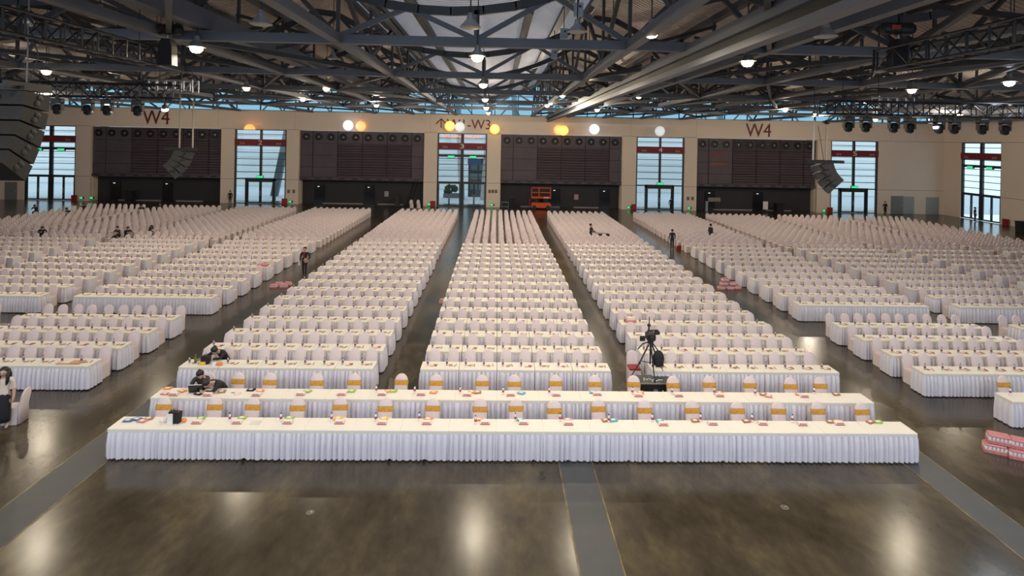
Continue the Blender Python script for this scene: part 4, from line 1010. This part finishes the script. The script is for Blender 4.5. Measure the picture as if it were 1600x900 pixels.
def person(label, loc, rotz, h=1.65, pose=None, top=CLB, bottom=CLB, hair='short', sleeve=True, skirt=None, face=True, lv=1, extra=None, shoes=CLB, hands=True):
    """local frame: origin on the floor, facing -Y"""
    t = thing('person', label, 'person', loc, rotz)
    P = dict(pelvis=(0, 0, .53), spine=(0, .0, .63), chest=(0, 0, .73), neck=(0, 0, .82), nape=(0, -.008, .855), head=(0, -.015, .915), crown=(0, -.01, .97))
    for s, n in ((1, 'r'), (-1, 'l')):
        P.update({'sh' + n: (s * .105, 0, .80), 'el' + n: (s * .135, .015, .63), 'wr' + n: (s * .14, -.03, .49), 'pa' + n: (s * .14, -.045, .455),
                  'hp' + n: (s * .05, 0, .50), 'kn' + n: (s * .055, -.005, .28), 'an' + n: (s * .055, .01, .05), 'to' + n: (s * .062, -.085, .022)})
    if pose: P.update(pose)
    R = dict(pelvis=.078, spine=.066, chest=.076, neck=.034, nape=.032, head=.058, crown=.036)
    E = [('pelvis', 'spine'), ('spine', 'chest'), ('chest', 'neck'), ('neck', 'nape'), ('nape', 'head'), ('head', 'crown')]
    for n in 'rl':
        R.update({'sh' + n: .042, 'el' + n: .03, 'wr' + n: .02, 'pa' + n: .022, 'hp' + n: .06, 'kn' + n: .038, 'an' + n: .026, 'to' + n: .02})
        E += [('chest', 'sh' + n), ('sh' + n, 'el' + n), ('el' + n, 'wr' + n), ('wr' + n, 'pa' + n), ('pelvis', 'hp' + n), ('hp' + n, 'kn' + n), ('kn' + n, 'an' + n), ('an' + n, 'to' + n)]
        if hands:
            w, p = Vector(P['wr' + n]), Vector(P['pa' + n]); d = (p - w).normalized()
            sd = d.cross(Vector((1 if n == 'r' else -1, .2, .3))).normalized(); cu = d.cross(sd).normalized()
            for k, (off, ln) in enumerate(((-.016, .038), (-.005, .046), (.006, .042), (.016, .032))):
                a = p + d * .014 + sd * off; b = a + d * ln * .55 + cu * .004; c = b + d * ln * .45 + cu * .012
                for q, v, r in (('a', a, .0065), ('b', b, .006), ('c', c, .005)): P['f%s%d%s' % (n, k, q)] = tuple(v); R['f%s%d%s' % (n, k, q)] = r
                E += [('pa' + n, 'f%s%da' % (n, k)), ('f%s%da' % (n, k), 'f%s%db' % (n, k)), ('f%s%db' % (n, k), 'f%s%dc' % (n, k))]
            a = p - d * .012 - sd * .022 + cu * .006; b = a + d * .022 - sd * .012 + cu * .008
            for q, v, r in (('a', a, .008), ('b', b, .0065)): P['t%s%s' % (n, q)] = tuple(v); R['t%s%s' % (n, q)] = r
            E += [('pa' + n, 't%sa' % n), ('t%sa' % n, 't%sb' % n)]
    hd = Vector(P['head']); up = (Vector(P['crown']) - Vector(P['nape'])).normalized()
    f = Vector(P.get('look', (0, -1, 0))); f = (f - up * f.dot(up)).normalized(); sd = up.cross(f).normalized()
    P.pop('look', None)
    P['nose'] = tuple(hd + f * .066 - up * .008); R['nose'] = .009; E.append(('head', 'nose'))
    for s, n in ((1, 'r'), (-1, 'l')):
        P['ear' + n] = tuple(hd + sd * s * .058); R['ear' + n] = .011; E.append(('head', 'ear' + n))
    J = {k: tuple(c * h for c in v) for k, v in P.items()}; RR = {k: v * h for k, v in R.items()}
    def reg(a, b):
        if b in ('head', 'crown', 'nose', 'earr', 'earl', 'nape'): return 2
        if b[0] in 'ft' and b[:2] not in ('to',): return 2
        if b[:2] in ('pa',): return 2
        if b[:2] == 'wr' : return 0 if sleeve else 2
        if b[:2] == 'el': return 0
        if b[:2] in ('hp', 'kn'): return 1
        if b[:2] == 'an': return 1 if skirt is None else 2
        if b[:2] == 'to': return 3
        return 0
    skin_body('body', J, E, RR, 'pelvis', reg, [top, bottom, SKIN, shoes], t, lv)
    c = hd * h
    M = Matrix((sd, f, up)).transposed().to_4x4(); M.translation = c
    hm = MB().ball((0, -.024, .022), .067, .062, .064, 12)
    if hair == 'bun': hm.ball((0, -.075, .03), .03, .03, .03, 8)
    if hair == 'long':
        for x in (-.05, -.02, .02, .05): hm.tube([(x, -.045, .03), (x * 1.1, -.065, -.05), (x * 1.1, -.07, -.14), (x * .9, -.065, -.22)], [.03, .034, .032, .016], 8)
        for x in (-.055, .055): hm.tube([(x, -.01, .03), (x * 1.15, .012, -.06), (x * 1.1, .035, -.14), (x * .9, .04, -.20)], [.022, .026, .026, .012], 8)
    S = Matrix.Diagonal((h, h, h, 1)); hm.xf(M @ S)
    obj('hair', hm, HAIR, t, smooth=True)
    if face:
        em = MB()
        for s in (-1, 1): em = MB().ball((s * .021, .051, .004), .008, .006, .005, 8); em.xf(M @ S); obj('eye', em, CLB, t)
        mm = MB().ball((0, .052, -.034), .016, .006, .005, 8); mm.xf(M @ S); obj('mouth', mm, mat('lips', (.36, .10, .09), .5), t)
    if skirt is not None:
        z1 = P['pelvis'][2] + .05; sm_ = MB().lathe([(.092, 0.10), (.098, .2), (.10, .38), (.085, z1 - .04), (.07, z1)], (0, 0, 0), 16, 1.0, .85); sm_.xf(S); obj('skirt', sm_, skirt, t, smooth=True)
    return t
def seated(lean=0.0, arm=None):
    z = .335
    d = dict(pelvis=(0, .0, z), spine=(0, -.02 - lean * .03, z + .10), chest=(0, -.02 - lean * .10, z + .20 - lean * .015), neck=(0, -.03 - lean * .17, z + .285 - lean * .05), nape=(0, -.04 - lean * .20, z + .32 - lean * .06), head=(0, -.05 - lean * .25, z + .38 - lean * .10), crown=(0, -.05 - lean * .29, z + .435 - lean * .12))
    for s, n in ((1, 'r'), (-1, 'l')):
        d.update({'hp' + n: (s * .05, -.03, z - .01), 'kn' + n: (s * .06, -.25, z - .005), 'an' + n: (s * .06, -.24, .05), 'to' + n: (s * .06, -.32, .022),
                  'sh' + n: (s * .105, -.03 - lean * .15, z + .265 - lean * .04), 'el' + n: (s * .15, -.12 - lean * .16, z + .14), 'wr' + n: (s * .09, -.24 - lean * .14, z + .175), 'pa' + n: (s * .075, -.275 - lean * .14, z + .178)})
    if arm: d.update(arm)
    return d
# standing woman at the left edge
p = onz(6, 669, 0)
person('woman with long black hair in cream blouse and long black skirt, left edge', (p.x - .02, p.y, .015), .35, 1.64, None, CREAM, CLB, 'long', False, CLB, True, 2, shoes=mat('pale_shoes', (.4, .32, .28), .5))
add_chair(p.x + .02, 16.2, 'white draped chair half hidden behind the woman at the left edge', 'stray chairs', False, -1.4)
# man in dark suit walking up the left aisle
wk = dict(knr=(.055, -.05, .285), anr=(.055, -.06, .05), tor=(.06, -.15, .022), knl=(-.055, .0, .28), anl=(-.055, .05, .055), tol=(-.06, -.04, .022), elr=(.16, .05, .64), wrr=(.115, -.03, .56), par=(.09, -.05, .55), ell=(-.165, .05, .64), wrl=(-.15, -.04, .52), pal=(-.145, -.06, .49))
pm = person('man in black suit with red tie walking in the left aisle', (-10.94, 33.45, 0), .0, 1.68, wk, CLB, CLB, 'short', True)
obj('tie', MB().ext([(-.05, 1.40), (.05, 1.40), (.03, 1.1), (0, 1.04), (-.03, 1.1)], 'y', -.165, -.15), REDB, pm); obj('papers', MB().box(-.32, -.24, -.14, -.02, .62, .86), PAPER, pm)
# two seated at the second long row, left
yA = 17.05
p1 = ony(318, 590, yA); p2 = ony(352, 590, yA)
add_chair(p1.x, yA + .05, 'white covered chair under the woman with the laptop', 'occupied chairs'); st = thing('stool', 'low white covered stool under the woman bent over the table', 'stool', (p2.x - .02, yA - .02, 0)); link('seat_cover', SEAT, st)
person('woman in charcoal top resting cheek on hand behind a black laptop', (p1.x - .04, yA + .06, 0), .25, 1.66, seated(.6, dict(elr=(.12, -.24, .50), wrr=(.075, -.20, .59), par=(.06, -.19, .62), look=(.35, -1, -.35))), CLG, CLB, 'bun', True, None, True, 2)
person('woman in black bending low over the table beside the laptop', (p2.x + .06, yA - .05, 0), -.5, 1.68, seated(1.3, dict(elr=(.16, -.38, .48), wrr=(.06, -.42, .485), par=(.02, -.43, .485), ell=(-.15, -.36, .48), wrl=(-.06, -.44, .485), pal=(-.02, -.45, .485), look=(.1, -1, -.8))), CLB, CLB, 'bun', True, None, True, 2)
q = onz(325, 612, TH); lp = thing('laptop', 'open black laptop seen from behind on the second long row', 'laptop', (p1.x + .10, 16.42, TH), .1)
obj('base', MB().box(-.18, .18, -.0, .23, 0, .02), BLACK, lp); obj('screen', MB().add([(-.18, -.01, .01), (.18, -.01, .01), (.18, -.06, .24), (-.18, -.06, .24), (-.18, .0, .01), (.18, .0, .01), (.18, -.05, .24), (-.18, -.05, .24)], [(0, 1, 2, 3), (7, 6, 5, 4), (0, 4, 5, 1), (1, 5, 6, 2), (2, 6, 7, 3), (3, 7, 4, 0)]), BLACKG, lp); obj('lid_edge', MB().bar((-.18, -.058, .24), (.18, -.058, .24), .014), PAPER, lp)
# woman at the first inner left row
p3 = ony(352, 552, 19.3)
person('woman in black hood leaning over the first inner left row', (p3.x + .05, 19.30, 0), -.35, 1.68, seated(1.0, dict(elr=(.14, -.30, .49), wrr=(.03, -.37, .49), par=(-.0, -.40, .49), ell=(-.19, -.30, .49), wrl=(-.20, -.45, .485), pal=(-.20, -.49, .485), look=(.1, -1, -.7))), CLB, CLB, 'bun', True, None, True, 2)
q = onz(330, 566, TH)
hb = thing('handbag', 'black handbag standing on the first inner left table', 'bag', (q.x - .12, 18.5, TH + .001))
obj('bag', MB().ext([(-.16, 0), (.12, 0), (.16, .22), (-.08, .26)], 'y', -.07, .07), CLB, hb); obj('strap', MB().tube([(-.05, 0, .25), (.02, 0, .33), (.1, 0, .23)], .012, 6), BLACK, hb)
q = onz(311, 563, TH); o = obj('green_bottle', MB().lathe([(.04, 0), (.04, .14), (.015, .22), (.015, .28)], n=10), GREENG, None, (q.x, 18.55, TH + .001), True); tag(o, 'green glass bottle on the first inner left table', 'bottle')
for k, (px, m_, lb) in enumerate(((319, YELP, 'small yellow food pack beside the green bottle'), (339, WATERB, 'white cup pack in front of the hooded woman'), (346, ORGP, 'orange food pack in front of the hooded woman'))):
    q = onz(px, 568, TH); o = obj('food_pack', MB().bbox(-.09, .09, -.06, .06, 0, .09, .02), m_, None, (q.x, 18.42 - .02 * k, TH + .001)); tag(o, lb, 'packet')
for k, (px, m_, lb) in enumerate(((372, PINKB, 'pink wrapper pile in front of the bent woman'), (365, PAPER, 'white papers in front of the bent woman'))):
    q = onz(px, 612, TH); o = obj('paper_pile', MB().bbox(-.12, .12, -.07, .07, 0, .05, .015), m_, None, (q.x, 16.35 - k * .08, TH + .001)); tag(o, lb, 'papers')
# people standing further back
person('person in black standing at a trolley in the inner right chair block', (7.45, 44.9, 0), 1.2, 1.66, dict(elr=(.14, -.08, .64), wrr=(.12, -.20, .60), par=(.12, -.235, .595), ell=(-.14, -.08, .64), wrl=(-.12, -.20, .60), pal=(-.12, -.235, .595)), CLB, CLB, 'bun')
t = thing('trolley', 'small black trolley before the person in the inner right block', 'trolley', (8.35, 44.9, 0))
obj('tray', MB().bbox(-.5, .55, -.25, .25, .72, .86, .03), BLACK, t); obj('tray_top', MB().box(-.35, .3, -.18, .18, .86, .9), GREYD, t)
for sx in (-.4, .45):
    for sy in (-.2, .2): obj('leg', MB().tube([(sx * .7, sy, 0.03), (sx, sy, .74)], .025, 6), BLACK, t)
person('man in navy suit standing in the right aisle by a red bag', (13.45, 43.5, 0), 3.0, 1.52, None, CLN, CLN, 'short', True)
o = thing('red_bag', 'small red bag on the floor right of the navy-suited man', 'bag', (13.95, 43.3, 0)); obj('bag', MB().ext([(-.22, 0), (.22, 0), (.16, .3), (-.16, .3)], 'y', -.1, .1), REDB, o); obj('handle', MB().tube([(-.1, 0, .3), (0, 0, .42), (.1, 0, .3)], .015, 6), REDB, o)
person('man in dark clothes standing among chairs of the middle right block', (17.3, 45.9, 0), 1.9, 1.66, None, CLN, CLB, 'short', True)
person('person in black standing at the pillar left of gate two', (-30.7, 67.3, 0), .2, 1.66, None, CLB, CLB, 'short', True)
person('person in black standing at the glass door of gate four', (20.6, 67.3, 0), 2.6, 1.72, None, CLB, CLB, 'short', True)
person('person in black with bare arms standing right of gate five', (45.9, 66.8, 0), .1, 1.72, dict(elr=(.17, .02, .65), wrr=(.19, -.05, .52), par=(.195, -.07, .49), ell=(-.17, .02, .65), wrl=(-.2, -.03, .53), pal=(-.21, -.05, .50)), CLB, CLB, 'bun', False)
person('person in black silhouetted in the side wall gate', (53.0, 62.4, 0), 1.2, 1.66, None, CLB, CLB, 'bun', False)
# seated far left
for k, (px, py, Y, rz, tp, hr, lb, ln) in enumerate(((65, 358, 42.4, .8, CLB, 'short', 'person in black seated alone on the far left', .6), (186, 357, 42.6, -.3, CLG, 'short', 'man in grey seated on the left', .2), (198, 357, 42.6, .9, CLB, 'bun', 'person in black seated facing the man in grey', .4),
                                                      (235, 350, 42.9, 2.6, mat('pink_shirt', (.55, .32, .28), .7), 'long', 'woman in pink with long dark hair on the left', .1), (222, 324, 56.0, .3, CLB, 'short', 'person in black seated in a far back row on the left', .5), (130, 324, 56.4, .6, CLB, 'short', 'person in black seated far back near the left dark bay', .5), (110, 327, 53.0, -.4, CLG, 'bun', 'person seated far back below the far left gate', .6), (57, 332, 55, .2, CLB, 'bun', 'person in black seated at the back left corner', .6), (252, 321, 57.6, .1, CLB, 'short', 'person in black in the last row under the left bay', .4))):
    p = ony(px, py, Y); person(lb, (p.x, Y, 0), rz, 1.66, seated(ln), tp, CLB, hr, tp is not CLG, None, False, 1, hands=k < 4)
    if k < 4: add_chair(p.x, Y + .06, 'white covered chair under the %s' % lb, 'occupied chairs')

# ================================================================== TRIPOD, CASES, LIFT, PACKS
t = thing('camera_tripod', 'tall black tripod in the aisle in front of the inner right block', 'tripod', (4.98, 18.15, 0))
TRZ = 1.62
for k, (x, y) in enumerate(((-.62, -.05), (.52, .12), (.05, -.42))):
    lg = obj('leg', MB().tube([(x, y, .62), (x * .55, y * .55, 1.05), (x * .1, y * .1, TRZ)], [.016, .022, .026], 6), BLACK, t)
    obj('clamp', MB().ball((x * .55, y * .55, 1.05), .04, .04, .05, 8), BLACK, lg); obj('foot', MB().tube([(x, y, .60), (x * .97, y * .97, .66)], .03, 6), BLACK, lg)
obj('centre_column', MB().tube([(0, 0, 1.0), (0, 0, TRZ + .1)], .025, 8), BLACK, t); obj('head', MB().bbox(-.08, .08, -.08, .08, TRZ + .04, TRZ + .16, .02), BLACK, t)
obj('spreader', MB().tube([(-.3, 0, 1.1), (0, 0, 1.05), (.25, .05, 1.1)], .012, 5), BLACK, t); obj('pan_handle', MB().tube([(0, 0, TRZ + .1), (-.25, -.05, TRZ + .05), (-.42, -.08, TRZ - .12)], .02, 6), BLACK, t)
t = thing('video_camera', 'black video camera with top handle and microphone on the tripod', 'camera', (4.98, 18.15, TRZ + .16))
obj('body', MB().bbox(-.13, .15, -.1, .22, 0, .2, .03), BLACK, t); ln = MB().lathe([(.05, 0), (.06, .12), (.075, .14), (.075, .2)], n=10); ln.xf(Matrix.Translation((0, -.08, .1)) @ Matrix.Rotation(math.pi / 2, 4, 'X')); obj('lens_barrel', ln, BLACK, t)
obj('top_handle', MB().tube([(-.1, 0, .2), (-.1, 0, .28), (.22, 0, .3), (.25, 0, .25)], .025, 6), BLACK, t); obj('viewfinder', MB().bbox(.12, .28, -.08, .05, .18, .27, .02), BLACK, t); obj('microphone', MB().tube([(-.05, .05, .28), (-.05, .0, .5), (-.05, 0, .72)], [.03, .02, .012], 6), BLACK, t); obj('mic_ball', MB().ball((-.06, 0, .45), .06, .06, .05, 8), BLACK, t)
obj('monitor', MB().box(-.35, -.18, -.04, -.02, -.04, .12), BLACK, t)
t = thing('camera_bag', 'black rucksack hanging from the tripod on its right side', 'bag', (5.22, 18.08, 1.08))
obj('bag', MB().ball((0, 0, .12), .19, .13, .27, 12), CLB, t, smooth=True); obj('strap', MB().tube([(0, 0, .35), (-.12, 0, .52), (-.2, .05, .6)], .02, 5), CLB, t); obj('front_pocket', MB().bbox(-.13, .13, -.17, -.1, -.06, .16, .03), CLB, t)
t = thing('flight_case', 'black flight case with metal edges under the tripod', 'case', (5.02, 17.95, 0))
CW, CD, CHH = .56, .33, .60
obj('body', MB().box(-CW, CW, -CD, CD, .02, CHH - .015), BLACK, t); obj('lid', MB().box(-CW, CW, -CD, CD, CHH - .012, CHH), mat('worn_black_lid', (.05, .05, .05), .5, noise=(6, .9)), t)
for z in (.02, CHH):
    for y in (-CD, CD): obj('edge', MB().bar((-CW, y, z), (CW, y, z), .03), SILVER, t)
    for x in (-CW, CW): obj('edge', MB().bar((x, -CD, z), (x, CD, z), .03), SILVER, t)
for x in (-CW, CW):
    for y in (-CD, CD): obj('edge', MB().bar((x, y, 0), (x, y, CHH), .03), SILVER, t); obj('corner', MB().ball((x, y, CHH), .035, .035, .035, 8), SILVER, t)
obj('catch', MB().box(-.06, .06, -CD - .02, -CD, .33, .43), SILVER, t); obj('handle', MB().tube([(.22, -CD - .01, .4), (.24, -CD - .04, .36), (.36, -CD - .04, .36), (.38, -CD - .01, .4)], .012, 5), SILVER, t)
lm = MB()
for a in range(5): lm.tube([(-.3 + a * .12, -.12 + .1 * math.sin(a * 2), CHH + .004), (-.26 + a * .12, .1 * math.cos(a), CHH + .004), (-.18 + a * .12, -.05, CHH + .004)], .012, 5)
obj('tape_marks', lm, PAPER, t)
t = add_chair(4.72, 19.22, 'white covered chair with a red seat pad behind the tripod', 'stray chairs'); obj('seat_pad', MB().bbox(-.19, .19, -.24, .14, .466, .53, .02), REDB, t)
# scissor lift
t = thing('scissor_lift', 'orange scissor lift parked before the dark bay right of the middle gate', 'lift', (5.3, 68.0, 0))
obj('chassis', MB().ext([(-1.1, .18), (.95, .18), (1.2, .55), (1.05, .78), (-1.15, .78)], 'y', -.4, .4), ORANGE, t)
for s in (-.8, .8):
    for y in (-.42, .36): wm = MB().lathe([(.24, 0), (.24, .12)], n=12); wm.xf(Matrix.Translation((s, y, .24)) @ Matrix.Rotation(-math.pi / 2, 4, 'X')); obj('wheel', wm, CLG, t)
for k in range(3):
    z = .82 + .14 * k
    for y in (-.3, .3): obj('scissor_arm', MB().bar((-1.0, y, z), (1.0, y, z + .12), .05, .07), CLG, t); obj('scissor_arm', MB().bar((1.0, y, z), (-1.0, y, z + .12), .05, .07), CLG, t)
obj('platform', MB().box(-1.15, 1.15, -.42, .42, 1.28, 1.48), ORANGE, t); obj('label_plate', MB().box(.3, .9, -.43, -.42, 1.33, 1.45), PAPER, t)
for x in (-1.12, -.25, 1.12):
    for y in (-.4, .4): obj('rail_post', MB().bar((x, y, 1.48), (x, y, 2.5), .05), ORANGE, t)
for z in (1.95, 2.5):
    for y in (-.4, .4): obj('rail', MB().bar((-1.12, y, z), (1.12, y, z), .05), ORANGE, t)
    for x in (-1.12, 1.12): obj('rail', MB().bar((x, -.4, z), (x, .4, z), .05), ORANGE, t)
obj('ladder', MB().box(-1.4, -1.3, -.2, .2, .3, 1.2), REDB, t)
# shrink-wrapped drink packs on the floor
def drink_pack(x, y, z, rz, label, group, s=1.0, tilt=0):
    t = thing('drink_pack', label, 'pack', (x, y, z), rz, group)
    obj('film_wrap', MB().bbox(-.2 * s, .2 * s, -.13 * s, .13 * s, .0, .075 * s, .02), PINK, t)
    obj('top_film', MB().bbox(-.19 * s, .19 * s, -.12 * s, .12 * s, .13 * s, .18 * s, .03), PINK, t)
    b = MB()
    for i in range(6):
        for j in (-.095, -.03, .03, .095): b.lathe([(.031 * s, .0), (.033 * s, .03 * s), (.03 * s, .06 * s)], ((-.165 + i * .066) * s, j * s, .074 * s), 7)
    obj('bottle_rows', b, WATERB, t); return t
for k, (x, y, z, rz) in enumerate(((13.35, 14.95, 0, -.5), (13.75, 14.65, 0, -.5), (13.45, 14.95, .24, -.5), (13.85, 14.70, .24, -.5))):
    drink_pack(x, y, z, rz, 'pink shrink-wrapped drink pack at right edge, %s, %s' % ('lower layer' if k < 2 else 'upper layer', 'left one' if k % 2 == 0 else 'right one'), 'drink packs at the right edge', 1.25)
for k, (x, y, z, rz) in enumerate(((-11.65, 30.75, 0, 0), (-11.15, 30.8, 0, .1), (-11.55, 31.2, 0, 0), (-11.1, 31.25, 0, 0))):
    drink_pack(x, y, z, rz, 'pink drink pack on the left aisle floor, %s row, %s' % ('front' if k < 2 else 'back', 'left one' if k % 2 == 0 else 'right one'), 'drink packs in the left aisle')
for k, (x, y, z, rz) in enumerate(((12.55, 31.6, 0, 0), (13.05, 31.6, 0, .1), (13.5, 31.7, 0, 0), (12.75, 31.75, .2, 0), (13.25, 31.75, .2, .1), (12.85, 31.8, .4, .2))):
    drink_pack(x, y, z, rz, 'pink drink pack heaped in the right aisle, %s layer, %s' % (['bottom', 'bottom', 'bottom', 'middle', 'middle', 'top'][k], ['left', 'middle', 'right', 'left', 'right', 'only one'][k]), 'drink packs in the right aisle')
drink_pack(-2.55, 28.3, .0, 1.5, 'pink drink pack at the left end of a centre block row', 'single drink packs')
p = onz(420, 411, TH); o = obj('package', MB().bbox(-.28, .28, -.14, .14, 0, .13, .02), PINK, None, (-12.9, 32.4, TH + .001)); tag(o, 'pink package on the aisle end of a middle left rear table', 'package')
# floor boxes and the dark mark
for k, (px, py) in enumerate(((485, 801), (1226, 793))):
    p = onz(px, py, 0); t = thing('floor_socket', 'small metal floor socket cover, %s' % ('left of the centre trench' if k == 0 else 'right of the centre trench'), 'floor socket', (p.x, p.y, .001), 0, 'floor socket covers')
    obj('plate', MB().lathe([(.09, 0), (.09, .006), (.07, .01)], n=12), mat('floor_plate', (.16, .15, .11), .4, .4), t); obj('knob', MB().ball((.02, 0, .012), .03, .03, .02, 8), mat('green_brass', (.3, .4, .3), .3, .8), t)
p = onz(846, 742, 0); mb = MB(); mb.tube([(-.05, .1, .003), (.06, .12, .003), (.03, .02, .003), (-.03, .03, .003)], .03, 5); mb.tube([(-.07, -.08, .003), (.02, -.05, .003), (.08, -.1, .003), (.03, -.18, .003), (-.05, -.17, .003)], .022, 5)
for i, v in enumerate(mb.v): mb.v[i] = (v[0], v[1], .002 + max(0, v[2] - .003) * .1)
tag(obj('tape_mark', mb, BLACK, None, (p.x, p.y, 0)), 'black tape mark on the floor left of the centre trench', 'mark')
p = onz(1244, 708, 0); 
# bins and stray things along the far wall
def bin_at(px, Y, h, w, m_, label):
    p = ony(px, 325, Y); t = thing('waste_bin', label, 'bin', (p.x, Y, 0)); obj('body', MB().ext([(-w * .42, 0), (w * .42, 0), (w * .5, h), (-w * .5, h)], 'y', -w / 2, w / 2), m_, t); obj('lid', MB().box(-w * .55, w * .55, -w * .55, w * .55, h, h + .08), m_, t)
bin_at(1598, 55, 1.0, .8, CLB, 'large black bin at the right edge by the side wall')
bin_at(621, 68.6, 1.2, .55, CLG, 'dark bin before the second dark bay'); bin_at(203, 68.6, 1.2, .8, CLB, 'black bin before the left dark bay'); bin_at(801, 68.6, 1.0, .5, CLB, 'black bin left of the orange lift'); bin_at(1217, 68.6, 1.0, .9, CLB, 'dark box before the right dark bay'); bin_at(1104, 68.6, 1.1, .25, GREYL, 'slim pale stand before the right dark bay')
p = ony(634, 310, 68.5); t = thing('folding_ladder', 'black folded ladder leaning in the second dark bay', 'ladder', (p.x, 69.6, 0))
for x in (0, .45): obj('rail', MB().bar((x, -.4, 0), (x + .7, .3, 2.6), .06), BLACK, t)
for k in range(6): obj('rung', MB().bar((.1 + k * .11, -.34 + k * .11, .3 + k * .4), (.55 + k * .11, -.34 + k * .11, .3 + k * .4), .035), BLACK, t)
t = thing('easel_stand', 'white easel card before the right dark bay', 'sign', (ony(1196, 320, 68.3).x, 68.3, 0)); obj('card', MB().box(-.3, .3, -.02, .0, .35, 1.3), PAPER, t)
for s in (-.2, .2): obj('leg', MB().tube([(s, 0, 1.25), (s * 1.4, .25, 0)], .02, 5), GREYD, t)
p = ony(789, 322, 68.2); t = thing('equipment_frame', 'low grey metal frame cart left of the orange lift', 'cart', (p.x, 68.0, 0))
for x in (-.4, .4):
    for y in (-.25, .25): obj('post', MB().bar((x, y, 0), (x, y, .75), .04), GREYD, t)
for z in (.2, .75):
    for y in (-.25, .25): obj('rail', MB().bar((-.4, y, z), (.4, y, z), .04), GREYD, t)
